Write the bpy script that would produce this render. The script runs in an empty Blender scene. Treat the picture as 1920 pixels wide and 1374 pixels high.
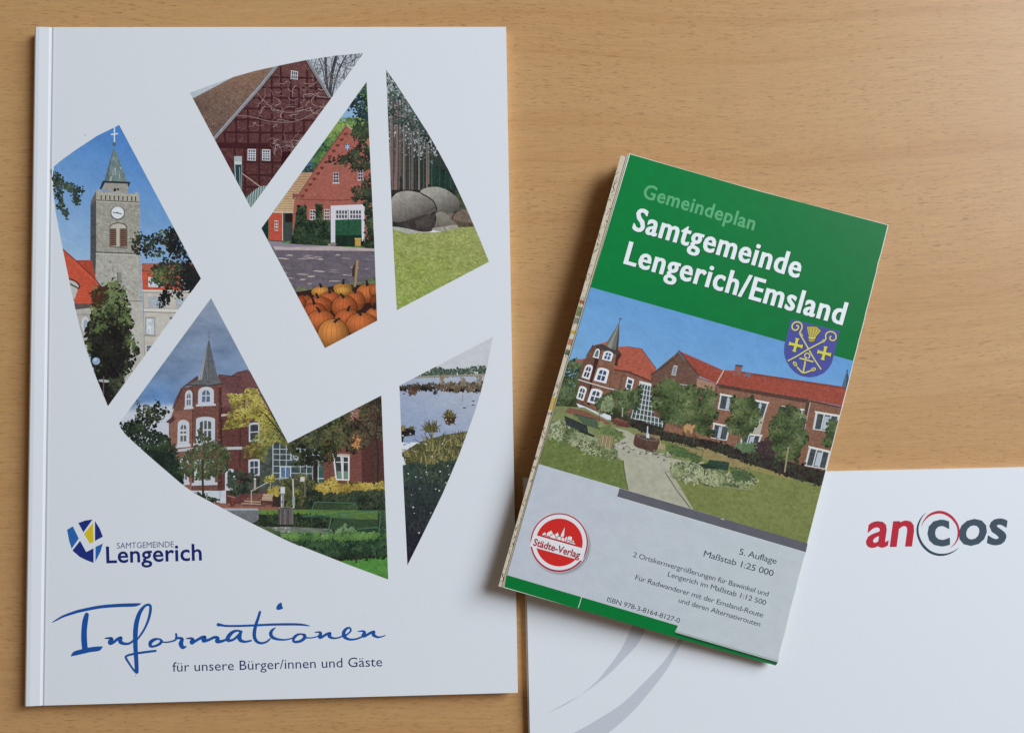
import bpy, math, random
import numpy as np
from mathutils import Euler, Vector

random.seed(7)
S = bpy.context.scene
COL = S.collection

# ------------------------------------------------------------------ camera
W, H, F = 1920.0, 1374.0, 1500.0          # the photograph's pixel frame and focal length
CAM = np.array([0.1971, 0.12311, 0.36062])
ROT = Euler((0.05394, -0.03606, -0.01688), 'XYZ')
cam_d = bpy.data.cameras.new('camera')
cam = bpy.data.objects.new('camera', cam_d)
COL.objects.link(cam)
cam.location = CAM
cam.rotation_euler = ROT
cam_d.sensor_width = 36.0
cam_d.sensor_fit = 'HORIZONTAL'
cam_d.lens = 36.0 * F / W
cam_d.clip_start = 0.01
cam_d.clip_end = 20.0
S.camera = cam

# ------------------------------------------------------------------ light
world = bpy.data.worlds.new('World')
S.world = world
world.use_nodes = True
bg = world.node_tree.nodes['Background']
bg.inputs[0].default_value = (1.0, 0.76, 0.56, 1)
bg.inputs[1].default_value = 0.14


def area(name, loc, target, sx, sy, power, color):
    d = bpy.data.lights.new(name, 'AREA')
    d.shape = 'RECTANGLE'
    d.size, d.size_y = sx, sy
    d.energy = power
    d.color = color
    o = bpy.data.objects.new(name, d)
    COL.objects.link(o)
    o.location = loc
    o.rotation_euler = (Vector(target) - Vector(loc)).to_track_quat('-Z', 'Y').to_euler()
    return o


area('window_light', (2.95, 1.55, 2.05), (0.22, 0.14, 0.0), 1.8, 2.2, 209.0, (0.85, 0.94, 1.02))

S.view_settings.view_transform = 'Standard'
S.view_settings.look = 'None'
S.view_settings.exposure = 0.0
S.view_settings.gamma = 1.0
S.view_settings.use_curve_mapping = False

# ------------------------------------------------------------------ geometry helpers
RM = np.array(ROT.to_matrix())
BACK = 0.0052                              # height of the brochure's cover above the desk
FOLD = 0.0031                              # height of the folder's cover


def on_plane(px, py, plane):
    """where the line of sight of photo pixel (px, py) meets z = a + b x + c y"""
    px = np.asarray(px, float); py = np.asarray(py, float)
    d = np.stack([(px - W / 2) / F, (H / 2 - py) / F, -np.ones_like(px)], -1) @ RM.T
    a, b, c = plane
    t = (a + b * CAM[0] + c * CAM[1] - CAM[2]) / (d[..., 2] - b * d[..., 0] - c * d[..., 1])
    return CAM + d * t[..., None]


def flat(z):
    return (z, 0.0, 0.0)


def plane3(pts):
    """plane through three (px, py, z)"""
    q = [np.append(on_plane(x, y, flat(z))[:2], z) for x, y, z in pts]
    A = np.array([[1, p[0], p[1]] for p in q])
    return tuple(np.linalg.solve(A, np.array([p[2] for p in q])))


def lift(plane, dz):
    return (plane[0] + dz, plane[1], plane[2])


_rng = np.random.RandomState(11)
_LAT = _rng.rand(256, 256)


def vnoise(x, y):
    xi = np.floor(x).astype(int); yi = np.floor(y).astype(int)
    fx = x - xi; fy = y - yi
    fx = fx * fx * (3 - 2 * fx); fy = fy * fy * (3 - 2 * fy)
    g = lambda i, j: _LAT[(yi + j) % 256, (xi + i) % 256]
    return (g(0, 0) * (1 - fx) + g(1, 0) * fx) * (1 - fy) + (g(0, 1) * (1 - fx) + g(1, 1) * fx) * fy


_LT = _LAT.tolist()


def noise1(x, y):
    xi = math.floor(x); yi = math.floor(y)
    fx = x - xi; fy = y - yi
    fx = fx * fx * (3 - 2 * fx); fy = fy * fy * (3 - 2 * fy)
    a = _LT[yi % 256]; b = _LT[(yi + 1) % 256]
    i, j = xi % 256, (xi + 1) % 256
    return (a[i] * (1 - fx) + a[j] * fx) * (1 - fy) + (b[i] * (1 - fx) + b[j] * fx) * fy


def fbm(x, y):
    return (vnoise(x, y) - .5) + .6 * (vnoise(x * 2.1 + 31, y * 2.1 + 7) - .5) + .4 * (vnoise(x * 4.3 + 5, y * 4.3 + 77) - .5)


def lin(c):
    c = np.asarray(c, float) / 255.0
    return np.where(c <= 0.04045, c / 12.92, ((np.maximum(c, 0) + 0.055) / 1.055) ** 2.4)


INK_GAIN = np.array([1.01, 0.99, 0.97])


# ------------------------------------------------------------------ materials
def new_mat(name):
    m = bpy.data.materials.new(name)
    m.use_nodes = True
    nt = m.node_tree
    return m, nt, nt.nodes['Principled BSDF']


def ink_material(name='printed_ink', photo=False):
    m, nt, p = new_mat(name)
    at = nt.nodes.new('ShaderNodeVertexColor'); at.layer_name = 'ink'
    tc = nt.nodes.new('ShaderNodeTexCoord')
    no = nt.nodes.new('ShaderNodeTexNoise')
    no.inputs['Scale'].default_value = 2600.0
    no.inputs['Detail'].default_value = 2.0
    mr = nt.nodes.new('ShaderNodeMapRange')
    mr.inputs[1].default_value = 0.3; mr.inputs[2].default_value = 0.7
    mr.inputs[3].default_value = 0.94; mr.inputs[4].default_value = 1.06
    mx = nt.nodes.new('ShaderNodeMix'); mx.data_type = 'RGBA'; mx.blend_type = 'MULTIPLY'
    mx.inputs[0].default_value = 1.0
    nt.links.new(tc.outputs['Object'], no.inputs['Vector'])
    nt.links.new(no.outputs[0], mr.inputs[0])
    nt.links.new(at.outputs[0], mx.inputs[6])
    nt.links.new(mr.outputs[0], mx.inputs[7])
    out = mx.outputs[2]
    if photo:
        # fine tonal detail of a printed photograph, strongest in the darker inks
        n2 = nt.nodes.new('ShaderNodeTexNoise')
        n2.inputs['Scale'].default_value = 760.0; n2.inputs['Detail'].default_value = 5.0
        n2.inputs['Roughness'].default_value = 0.72
        bw = nt.nodes.new('ShaderNodeRGBToBW')
        amt = nt.nodes.new('ShaderNodeMapRange')
        amt.inputs[1].default_value = 0.06; amt.inputs[2].default_value = 0.3
        amt.inputs[3].default_value = 0.9; amt.inputs[4].default_value = 0.10
        r2 = nt.nodes.new('ShaderNodeMapRange'); r2.clamp = False
        r2.inputs[1].default_value = 0.3; r2.inputs[2].default_value = 0.7
        r2.inputs[3].default_value = 0.62; r2.inputs[4].default_value = 1.38
        m2 = nt.nodes.new('ShaderNodeMix'); m2.data_type = 'RGBA'; m2.blend_type = 'MULTIPLY'
        L = nt.links.new
        L(tc.outputs['Object'], n2.inputs['Vector']); L(n2.outputs[0], r2.inputs[0])
        L(at.outputs[0], bw.inputs[0]); L(bw.outputs[0], amt.inputs[0])
        L(amt.outputs[0], m2.inputs[0]); L(out, m2.inputs[6]); L(r2.outputs[0], m2.inputs[7])
        out = m2.outputs[2]
    nt.links.new(out, p.inputs['Base Color'])
    p.inputs['Roughness'].default_value = 0.34
    p.inputs['Specular IOR Level'].default_value = 0.10
    return m


def paper_material(name, base, amp=0.03, rough=0.45, scale=900.0, spec=0.35, cloud=0.0):
    m, nt, p = new_mat(name)
    tc = nt.nodes.new('ShaderNodeTexCoord')
    no = nt.nodes.new('ShaderNodeTexNoise')
    no.inputs['Scale'].default_value = scale
    no.inputs['Detail'].default_value = 3.0
    n2 = nt.nodes.new('ShaderNodeTexNoise')
    n2.inputs['Scale'].default_value = 26.0
    n2.inputs['Detail'].default_value = 2.0
    mix = nt.nodes.new('ShaderNodeMix'); mix.data_type = 'FLOAT'
    mix.inputs[0].default_value = cloud
    mr = nt.nodes.new('ShaderNodeMapRange')
    mr.inputs[1].default_value = 0.25; mr.inputs[2].default_value = 0.75
    mr.inputs[3].default_value = 1 - amp; mr.inputs[4].default_value = 1 + amp
    mx = nt.nodes.new('ShaderNodeMix'); mx.data_type = 'RGBA'; mx.blend_type = 'MULTIPLY'
    mx.inputs[0].default_value = 1.0
    mx.inputs[6].default_value = (*base, 1)
    # a few faint specks and scuffs
    vo = nt.nodes.new('ShaderNodeTexVoronoi'); vo.inputs['Scale'].default_value = 45.0
    lt = nt.nodes.new('ShaderNodeMath'); lt.operation = 'LESS_THAN'; lt.inputs[1].default_value = 0.018
    sp = nt.nodes.new('ShaderNodeMix'); sp.data_type = 'RGBA'; sp.blend_type = 'MULTIPLY'
    sp.inputs[7].default_value = (0.72, 0.72, 0.74, 1)
    bp = nt.nodes.new('ShaderNodeBump'); bp.inputs['Strength'].default_value = 0.05
    bp.inputs['Distance'].default_value = 0.0003
    L = nt.links.new
    L(tc.outputs['Object'], no.inputs['Vector']); L(tc.outputs['Object'], n2.inputs['Vector'])
    L(tc.outputs['Object'], vo.inputs['Vector'])
    L(no.outputs[0], mix.inputs[2]); L(n2.outputs[0], mix.inputs[3])
    L(mix.outputs[0], mr.inputs[0]); L(mr.outputs[0], mx.inputs[7])
    L(vo.outputs['Distance'], lt.inputs[0]); L(lt.outputs[0], sp.inputs[0])
    L(mx.outputs[2], sp.inputs[6]); L(sp.outputs[2], p.inputs['Base Color'])
    L(no.outputs[0], bp.inputs['Height']); L(bp.outputs[0], p.inputs['Normal'])
    p.inputs['Roughness'].default_value = rough
    p.inputs['Specular IOR Level'].default_value = spec
    return m


def beech_material():
    m, nt, p = new_mat('beech_veneer')
    L = nt.links.new
    N = nt.nodes.new
    tc = N('ShaderNodeTexCoord')

    def noise(scale, loc=(0, 0, 0), rot=0.0, detail=3.0, rough=0.5, warp=None, s=1.0):
        mp = N('ShaderNodeMapping')
        mp.inputs['Scale'].default_value = scale
        mp.inputs['Location'].default_value = loc
        mp.inputs['Rotation'].default_value = (0, 0, rot)
        L((warp or tc.outputs['Object']), mp.inputs['Vector'])
        n = N('ShaderNodeTexNoise')
        n.inputs['Scale'].default_value = s
        n.inputs['Detail'].default_value = detail
        n.inputs['Roughness'].default_value = rough
        L(mp.outputs[0], n.inputs['Vector'])
        return n.outputs[0]

    def ramp(v, a, b, lo, hi):
        r = N('ShaderNodeMapRange')
        r.inputs[1].default_value = a; r.inputs[2].default_value = b
        r.inputs[3].default_value = lo; r.inputs[4].default_value = hi
        L(v, r.inputs[0])
        return r.outputs[0]

    def mixc(fac, a, b, mode='MIX'):
        x = N('ShaderNodeMix'); x.data_type = 'RGBA'; x.blend_type = mode
        if isinstance(fac, float): x.inputs[0].default_value = fac
        else: L(fac, x.inputs[0])
        for v, s in ((a, 6), (b, 7)):
            if isinstance(v, tuple): x.inputs[s].default_value = (*v, 1)
            else: L(v, x.inputs[s])
        return x.outputs[2]

    # slow bending of the grain lines
    sx = N('ShaderNodeSeparateXYZ'); L(tc.outputs['Object'], sx.inputs[0])
    bend = noise((5.0, 7.0, 1), (3.1, 1.7, 0), detail=1.0)
    bs = N('ShaderNodeMath'); bs.operation = 'MULTIPLY_ADD'
    L(bend, bs.inputs[0]); bs.inputs[1].default_value = 0.026
    L(sx.outputs[1], bs.inputs[2])
    cx = N('ShaderNodeCombineXYZ')
    L(sx.outputs[0], cx.inputs[0]); L(bs.outputs[0], cx.inputs[1])
    wv = cx.outputs[0]
    broad = noise((1.6, 22.0, 1), (0.4, 2.2, 0), detail=2.0, warp=wv)
    rings = noise((1.9, 105.0, 1), (1.4, 0.3, 0), detail=3.0, warp=wv)
    fine = noise((60.0, 900.0, 1), detail=3.0, rough=0.6, warp=wv)
    flk = noise((235.0, 1850.0, 1), (5, 5, 0), detail=1.0, rough=0.4, warp=wv)
    flk2 = noise((160.0, 1350.0, 1), (9, 3, 0), detail=1.0, rough=0.4, warp=wv)
    dens = noise((14.0, 22.0, 1), (2, 8, 0), detail=1.0)
    grain = noise((900.0, 1500.0, 1), detail=2.0)
    c = mixc(ramp(broad, 0.32, 0.68, 0, 1), BEECH[0], BEECH[1])
    c = mixc(ramp(rings, 0.54, 0.68, 0, 0.45), c, BEECH[2])
    c = mixc(ramp(rings, 0.30, 0.46, 0.35, 0.0), c, BEECH[1])
    c = mixc(1.0, c, ramp(fine, 0.25, 0.75, 0.90, 1.10), 'MULTIPLY')
    c = mixc(1.0, c, ramp(grain, 0.3, 0.7, 0.965, 1.035), 'MULTIPLY')
    d1 = ramp(flk, 0.63, 0.69, 0, 0.55)
    d2 = ramp(flk2, 0.655, 0.71, 0, 0.7)
    mxm = N('ShaderNodeMath'); mxm.operation = 'MAXIMUM'
    L(d1, mxm.inputs[0]); L(d2, mxm.inputs[1])
    dm = N('ShaderNodeMath'); dm.operation = 'MULTIPLY'
    L(mxm.outputs[0], dm.inputs[0]); L(ramp(dens, 0.3, 0.6, 0.45, 1.0), dm.inputs[1])
    c = mixc(dm.outputs[0], c, BEECH[3])
    L(c, p.inputs['Base Color'])
    bp = N('ShaderNodeBump'); bp.inputs['Strength'].default_value = 0.08
    bp.inputs['Distance'].default_value = 0.0002
    L(fine, bp.inputs['Height']); L(bp.outputs[0], p.inputs['Normal'])
    p.inputs['Roughness'].default_value = 0.45
    p.inputs['Specular IOR Level'].default_value = 0.25
    return m


BEECH = [(0.518, 0.284, 0.118), (0.548, 0.320, 0.142), (0.462, 0.238, 0.093), (0.305, 0.146, 0.055)]
INK = ink_material()
PHOTO = ink_material('printed_photograph', True)
WHITE = paper_material('coated_white_card', (0.775, 0.798, 0.84), 0.012)
PAGES = paper_material('page_edges', (0.74, 0.70, 0.64), 0.08, 0.8, 3000.0)
BOARD = paper_material('folder_board', (0.775, 0.798, 0.84), 0.012, 0.5)
MAPPAPER = paper_material('map_paper', (0.62, 0.54, 0.41), 0.06, 0.7, 700.0)
BEECH_M = beech_material()


def link(name, mesh, mat, parent=None, label=None):
    o = bpy.data.objects.new(name, mesh)
    COL.objects.link(o)
    if mat: mesh.materials.append(mat)
    if parent is not None:
        off = Vector(parent.location)
        mesh.transform(__import__('mathutils').Matrix.Translation(-off))
        o.parent = parent
    if label: o['label'] = label
    return o


def thing(name, label, cat, loc):
    o = bpy.data.objects.new(name, None)
    COL.objects.link(o)
    o.empty_display_size = 0.02
    o.location = loc
    o['label'] = label
    o['category'] = cat
    return o


def slab(pts_top, pts_bot):
    """closed prism between two matching outlines"""
    n = len(pts_top)
    v = [tuple(p) for p in pts_top] + [tuple(p) for p in pts_bot]
    f = [list(range(n)), list(range(2 * n - 1, n - 1, -1))]
    for i in range(n):
        j = (i + 1) % n
        f.append([i, i + n, j + n, j])
    me = bpy.data.meshes.new('m')
    me.from_pydata(v, [], f)
    bm = __import__('bmesh').new(); bm.from_mesh(me)
    __import__('bmesh').ops.recalc_face_normals(bm, faces=bm.faces)
    bm.to_mesh(me); bm.free()
    return me


# ------------------------------------------------------------------ flat printed artwork
LAY = 8e-7


def area2(p):
    return .5 * sum(p[i][0] * p[(i + 1) % len(p)][1] - p[(i + 1) % len(p)][0] * p[i][1] for i in range(len(p)))


def clip_half(pts, a, b, c):
    """keep a x + b y + c >= 0; every point is (x, y, colour...)"""
    out = []
    n = len(pts)
    ds = [a * p[0] + b * p[1] + c for p in pts]
    if min(ds) >= 0: return pts
    if max(ds) <= 0: return []
    for i in range(n):
        p, q, dp, dq = pts[i], pts[(i + 1) % n], ds[i], ds[(i + 1) % n]
        if dp >= 0: out.append(p)
        if (dp >= 0) != (dq >= 0):
            t = dp / (dp - dq)
            out.append(tuple(u + (w - u) * t for u, w in zip(p, q)))
    return out if len(out) > 2 else []


def half_planes(poly):
    s = 1 if area2(poly) > 0 else -1
    hp = []
    for i in range(len(poly)):
        (x0, y0), (x1, y1) = poly[i], poly[(i + 1) % len(poly)]
        a, b = -(y1 - y0) * s, (x1 - x0) * s
        l = math.hypot(a, b) or 1
        hp.append((a / l, b / l, -(a * x0 + b * y0) / l))
    return hp


def smooth(pts, n=8, closed=False):
    P = [tuple(map(float, p)) for p in pts]
    out = []
    m = len(P)
    for i in range(m if closed else m - 1):
        p0 = P[(i - 1) % m] if closed or i > 0 else P[0]
        p1, p2 = P[i], P[(i + 1) % m]
        p3 = P[(i + 2) % m] if closed or i + 2 < m else P[-1]
        for k in range(n):
            t = k / n
            out.append(tuple(.5 * (2 * b + (c - a) * t + (2 * a - 5 * b + 4 * c - d) * t * t + (3 * b - a - 3 * c + d) * t ** 3)
                             for a, b, c, d in zip(p0, p1, p2, p3)))
    if not closed: out.append(P[-1])
    return out


class Art:
    """flat print: shapes given in the pixels of a close-up (ox, oy, s), cut to convex outlines"""

    shade = True          # dark leaves under the pale ones

    def __init__(self, clips=None):
        self.clips = [half_planes(c) for c in clips] if clips else None
        self.P = []
        self.layer = 0
        self.T(0, 0, 1)

    def T(self, ox, oy, s):
        self.ox, self.oy, self.s = ox, oy, float(s)
        return self

    def pt(self, p):
        return (self.ox + p[0] / self.s, self.oy + p[1] / self.s)

    def _put(self, pts, z, tex):
        if self.clips is None:
            self.P.append((pts, z, tex)); return
        for hp in self.clips:
            q = pts
            for h in hp:
                q = clip_half(q, *h)
                if not q: break
            if q: self.P.append((q, z, tex))

    def raw(self, pts, col, tex=None, z=None, cell=None):
        """photo-pixel polygon; col = rgb or function(x, y) -> rgb"""
        if callable(col): v = [(p[0], p[1], *col(p[0], p[1])) for p in pts]
        else: v = [(p[0], p[1], *col) for p in pts]
        if z is None:
            self.layer += 1; z = self.layer
        if cell:
            x0 = min(p[0] for p in v); x1 = max(p[0] for p in v)
            y0 = min(p[1] for p in v); y1 = max(p[1] for p in v)
            nx = max(1, int((x1 - x0) / cell)); ny = max(1, int((y1 - y0) / cell))
            rest = v
            for i in range(nx):
                xr = x0 + (x1 - x0) * (i + 1) / nx
                strip = rest if i == nx - 1 else clip_half(rest, -1, 0, xr)
                if i < nx - 1: rest = clip_half(rest, 1, 0, -xr)
                r2 = strip
                for j in range(ny):
                    if not r2: break
                    yr = y0 + (y1 - y0) * (j + 1) / ny
                    c = r2 if j == ny - 1 else clip_half(r2, 0, -1, yr)
                    if j < ny - 1: r2 = clip_half(r2, 0, 1, -yr)
                    if c:
                        if callable(col): c = [(p[0], p[1], *col(p[0], p[1])) for p in c]
                        self._put(c, z, tex)
                if not rest: break
        else:
            self._put(v, z, tex)

    def poly(self, pts, col, tex=None, cell=None, z=None):
        if callable(col):
            f = col; s = self
            g = lambda X, Y: f((X - s.ox) * s.s, (Y - s.oy) * s.s)
        else: g = col
        if tex and not cell: cell = 3.0
        self.raw([self.pt(p) for p in pts], g, tex, z, cell)

    def rect(self, x0, y0, x1, y1, col, tex=None, cell=None):
        self.poly([(x0, y0), (x1, y0), (x1, y1), (x0, y1)], col, tex, cell)

    def line(self, pts, w, col, z=None, sm=0):
        """polyline of width w (close-up pixels); points may carry their own width"""
        P = [(p[0], p[1], p[2] if len(p) > 2 else w) for p in pts]
        if sm: P = smooth(P, sm)
        if z is None:
            self.layer += 1; z = self.layer
        L = []
        for i, p in enumerate(P):
            a = P[max(0, i - 1)]; b = P[min(len(P) - 1, i + 1)]
            dx, dy = b[0] - a[0], b[1] - a[1]
            l = math.hypot(dx, dy) or 1
            nx, ny = -dy / l * p[2] / 2, dx / l * p[2] / 2
            L.append(((p[0] + nx, p[1] + ny), (p[0] - nx, p[1] - ny)))
        for i in range(len(L) - 1):
            self.raw([self.pt(q) for q in (L[i][0], L[i + 1][0], L[i + 1][1], L[i][1])], col, None, z + i * 0.02 / max(1, len(L) / 40))

    def stroke(self, pts, col, n=7):
        """pen stroke with round ends"""
        P = smooth(pts, n)
        self.line(P, 0, col)
        for e in (P[0], P[-1]):
            self.ell(e[0], e[1], e[2] / 2, e[2] / 2, col, 14)

    def ell(self, cx, cy, rx, ry, col, n=20, rot=0.0, z=None, tex=None, cell=None, a0=0, a1=2 * math.pi):
        c, s = math.cos(rot), math.sin(rot)
        pts = []
        for i in range(n):
            t = a0 + (a1 - a0) * i / (n if a1 - a0 > 6.28 else n - 1)
            u, v = rx * math.cos(t), ry * math.sin(t)
            pts.append((cx + u * c - v * s, cy + u * s + v * c))
        self.poly(pts, col, tex, cell, z)

    def ring(self, cx, cy, r0, r1, col, n=64):
        self.layer += 1
        for i in range(n):
            a, b = 2 * math.pi * i / n, 2 * math.pi * (i + 1) / n
            q = [(cx + r * math.cos(t), cy + r * math.sin(t)) for r, t in ((r0, a), (r1, a), (r1, b), (r0, b))]
            self.raw([self.pt(p) for p in q], col, None, self.layer)

    def leaves(self, shape, n, size, pal, jit=14, light=None, asp=(0.5, 1.0), ang=None, edge=0.0, ph=None):
        """n leaf-sized flecks scattered over a polygon; light = (dx, dy) side that prints paler"""
        X = [p[0] for p in shape]; Y = [p[1] for p in shape]
        x0, x1, y0, y1 = min(X), max(X), min(Y), max(Y)
        self.layer += 1
        base = self.layer
        self.layer += 3
        n = int(n * 2.1); big = size; size *= .82
        if ang is None and not edge: edge = .8 * big
        under = ph is not None
        if ph is None: ph = random.uniform(0, 90)
        if self.shade and not under and ang is None and n > 60:
            und = [tuple(v * .86 for v in pal[0]), pal[0], tuple((u + v) / 2 for u, v in zip(pal[0], pal[1]))]
            self.layer -= 4
            self.leaves(shape, n * .13, big * 1.7, und, 6, None, (.6, 1.0), None, .35 * big, ph)
            base = self.layer + 1; self.layer += 4
        m = 0; tries = 0
        while m < n and tries < n * 12:
            tries += 1
            x, y = random.uniform(x0, x1), random.uniform(y0, y1)
            inside = False
            j = len(shape) - 1
            for i in range(len(shape)):
                if (Y[i] > y) != (Y[j] > y) and x < (X[j] - X[i]) * (y - Y[i]) / (Y[j] - Y[i]) + X[i]: inside = not inside
                j = i
            if not inside: continue
            m += 1
            v1 = noise1(x / (big * 5.5) + ph, y / (big * 4.5)); v2 = noise1(x / (big * 2.2) + 3, y / (big * 2) + ph) if not under else .5
            if ang is None and v2 < .27 and random.random() < .8: continue
            if v1 < .3 and ang is None and self.shade and random.random() < .55: continue
            if edge: x += random.gauss(0, edge); y += random.gauss(0, edge)
            if light:
                k = .5 + ((x - x0) / (x1 - x0 + 1e-6) - .5) * light[0] + ((y - y0) / (y1 - y0 + 1e-6) - .5) * light[1]
            else: k = .48 - .25 * ((y - y0) / (y1 - y0 + 1e-6) - .5)
            k += .8 * (v1 - .5) + .55 * (v2 - .5) + random.uniform(-.14, .14)
            k = min(.999, max(0, k)) * (len(pal) - 1)
            ki = int(k); kf = k - ki
            d = random.uniform(-jit, jit) * .6
            c = tuple(max(8, p + (q - p) * kf + d + random.uniform(-3, 3)) for p, q in zip(pal[ki], pal[min(ki + 1, len(pal) - 1)]))
            r = size * random.uniform(.5, 1.25)
            t = random.uniform(0, math.pi) if ang is None else random.gauss(ang, .35)
            q = r * random.uniform(*asp)
            pts = []
            for i in range(5):
                a = 2 * math.pi * i / 5 + random.uniform(-.3, .3)
                u, v = r * math.cos(a) * random.uniform(.7, 1.2), q * math.sin(a)
                pts.append((x + u * math.cos(t) - v * math.sin(t), y + u * math.sin(t) + v * math.cos(t)))
            self.raw([self.pt(p) for p in pts], c, None, base + 3 * random.random())

    def quad(self, q, fn):
        """fn(u, v) helper: bilinear map of the unit square onto four corners (tl, tr, br, bl)"""
        (ax, ay), (bx, by), (cx, cy), (dx, dy) = q
        return lambda u, v: ((ax * (1 - u) + bx * u) * (1 - v) + (dx * (1 - u) + cx * u) * v,
                             (ay * (1 - u) + by * u) * (1 - v) + (dy * (1 - u) + cy * u) * v)

    def window(self, q, frame=(225, 228, 232), pane=(70, 78, 88), nx=2, ny=2, t=.14, bar=.06, arch=0.0, sill=None, top=None):
        m = self.quad(q, None)

        def shape(u0, v0, u1, v1, a):
            pts = [m(u0, v1), m(u0, v0 + a)]
            if a > 0:
                for i in range(1, 10):
                    w = math.pi * (1 - i / 10)
                    pts.append(m((u0 + u1) / 2 + (u1 - u0) / 2 * math.cos(w), v0 + a - a * math.sin(w)))
            pts += [m(u1, v0 + a), m(u1, v1)]
            return pts
        self.poly(shape(0, 0, 1, 1, arch), frame)
        self.poly(shape(t, t * .75, 1 - t, 1 - t * .6, arch * .8), pane, tex=(.35, 2.0, 3.0), cell=2.5)
        if top:
            self.poly([m(t, t), m(1 - t, t), m(1 - t, .4), m(t, .4)], top)
        for i in range(1, nx):
            u = t + (1 - 2 * t) * i / nx
            self.poly([m(u - bar / 2, t * .6), m(u + bar / 2, t * .6), m(u + bar / 2, 1 - t * .5), m(u - bar / 2, 1 - t * .5)], frame)
        for j in range(1, ny):
            v = t + (1 - 2 * t) * j / ny
            self.poly([m(t * .8, v - bar / 2), m(1 - t * .8, v - bar / 2), m(1 - t * .8, v + bar / 2), m(t * .8, v + bar / 2)], frame)
        if sill:
            self.poly([m(-.12, .97), m(1.12, .97), m(1.12, 1.08), m(-.12, 1.08)], sill)

    def rows(self, q, n, col, w, jit=0.0):
        """n thin lines laid across a quad (courses of tiles, bricks, slats)"""
        m = self.quad(q, None)
        for j in range(n):
            v = (j + .5) / n + random.uniform(-jit, jit) / n
            self.line([m(0, v), m(.25, v), m(.5, v), m(.75, v), m(1, v)], w, col)

    def bricks(self, shape, n, w, h, pal, ang=0.0, jit=8):
        self.leaves(shape, n, w, pal, jit, None, (h / w * .8, h / w * 1.2), ang)

    def levels(self):
        """stack shapes only where they overlap, so that the print stays microns thin"""
        if not self.P: return
        order = sorted(range(len(self.P)), key=lambda i: self.P[i][1])
        X0 = min(min(p[0] for p in q[0]) for q in self.P) - 2; Y0 = min(min(p[1] for p in q[0]) for q in self.P) - 2
        X1 = max(max(p[0] for p in q[0]) for q in self.P) + 2; Y1 = max(max(p[1] for p in q[0]) for q in self.P) + 2
        CS = 1.0
        G = np.zeros((int((Y1 - Y0) / CS) + 2, int((X1 - X0) / CS) + 2), np.int32)
        new = [0] * len(self.P)
        i = 0
        while i < len(order):
            j = i; z = self.P[order[i]][1]; todo = []
            while j < len(order) and self.P[order[j]][1] == z:
                pts = self.P[order[j]][0]
                xs = [(p[0] - X0) / CS for p in pts]; ys = [(p[1] - Y0) / CS for p in pts]
                a, b, c, d = int(min(xs)), int(max(xs)) + 1, int(min(ys)), int(max(ys)) + 1
                sub = G[c:d, a:b]
                m = None
                if (b - a) > 3 and (d - c) > 3 and len(pts) <= 8:
                    q = list(zip(xs, ys)); hp = half_planes(q)
                    if all(u * x + v * y + w > -.5 for u, v, w in hp for x, y in q):
                        gy, gx = np.mgrid[c:d, a:b] + .5
                        m = np.ones(sub.shape, bool)
                        for u, v, w in hp: m &= (u * gx + v * gy + w) > -.75
                k = int(sub[m].max() if m is not None and m.any() else sub.max()) + 1
                todo.append((order[j], a, b, c, d, m, k))
                j += 1
            for o, a, b, c, d, m, k in todo:
                new[o] = k
                sub = G[c:d, a:b]
                if m is not None: sub[m] = np.maximum(sub[m], k)
                else: np.maximum(sub, k, out=sub)
            i = j
        self.P = [(p, n, t) for (p, _, t), n in zip(self.P, new)]
        return max(new)

    def build(self, name, plane, parent, mat=None, dz=0.0, label=None):
        self.levels()
        n = [len(p[0]) for p in self.P]
        tot = sum(n)
        V = np.empty((tot, 6)); tex = np.zeros((tot, 3))
        k = 0
        for pts, z, t in self.P:
            for p in pts:
                V[k, :5] = p; V[k, 5] = z
                if t: tex[k] = t
                k += 1
        xyz = np.empty((tot, 3))
        a, b, c = plane
        off = dz + (V[:, 5] + 1) * LAY
        px, py = V[:, 0], V[:, 1]
        d = np.stack([(px - W / 2) / F, (H / 2 - py) / F, -np.ones_like(px)], -1) @ RM.T
        # every layer is projected on the sheet itself and then raised along z
        t = (a + b * CAM[0] + c * CAM[1] - CAM[2]) / (d[:, 2] - b * d[:, 0] - c * d[:, 1])
        xyz = CAM + d * t[:, None]
        xyz[:, 2] += off
        rgb = lin(np.clip(V[:, 2:5], 0, 255)) * INK_GAIN
        msk = tex[:, 0] > 0
        if msk.any():
            f = fbm(px[msk] / tex[msk, 1], py[msk] / tex[msk, 2])
            rgb[msk] *= np.clip(1 + tex[msk, 0] * 1.8 * f, .1, 3)[:, None]
        if name == 'cover_picture':
            # the print is a photograph: soft tonal drift, and ink that is not fully saturated
            rgb *= (1 + .05 * fbm(px / 26, py / 26) + .07 * fbm(px / 5 + 40, py / 4.4))[:, None]
            g = rgb @ np.array([.25, .6, .15])
            rgb = g[:, None] + (rgb - g[:, None]) * .86
        rgb = np.clip(rgb, 0.004, 0.88)
        me = bpy.data.meshes.new(name)
        me.vertices.add(tot)
        me.vertices.foreach_set('co', xyz.ravel())
        me.loops.add(tot)
        # make every face look up (photo y runs down)
        idx = np.arange(tot)
        st = np.cumsum([0] + n[:-1])
        for s0, m0, (pts, _, _) in zip(st, n, self.P):
            if area2(pts) > 0: idx[s0:s0 + m0] = idx[s0:s0 + m0][::-1]
        me.loops.foreach_set('vertex_index', idx)
        me.polygons.add(len(n))
        me.polygons.foreach_set('loop_start', st)
        me.update(calc_edges=True)
        at = me.color_attributes.new('ink', 'FLOAT_COLOR', 'POINT')
        at.data.foreach_set('color', np.hstack([rgb, np.ones((tot, 1))]).ravel())
        me.validate()
        return link(name, me, mat or (PHOTO if name == 'cover_picture' else INK), parent, label)


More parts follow.
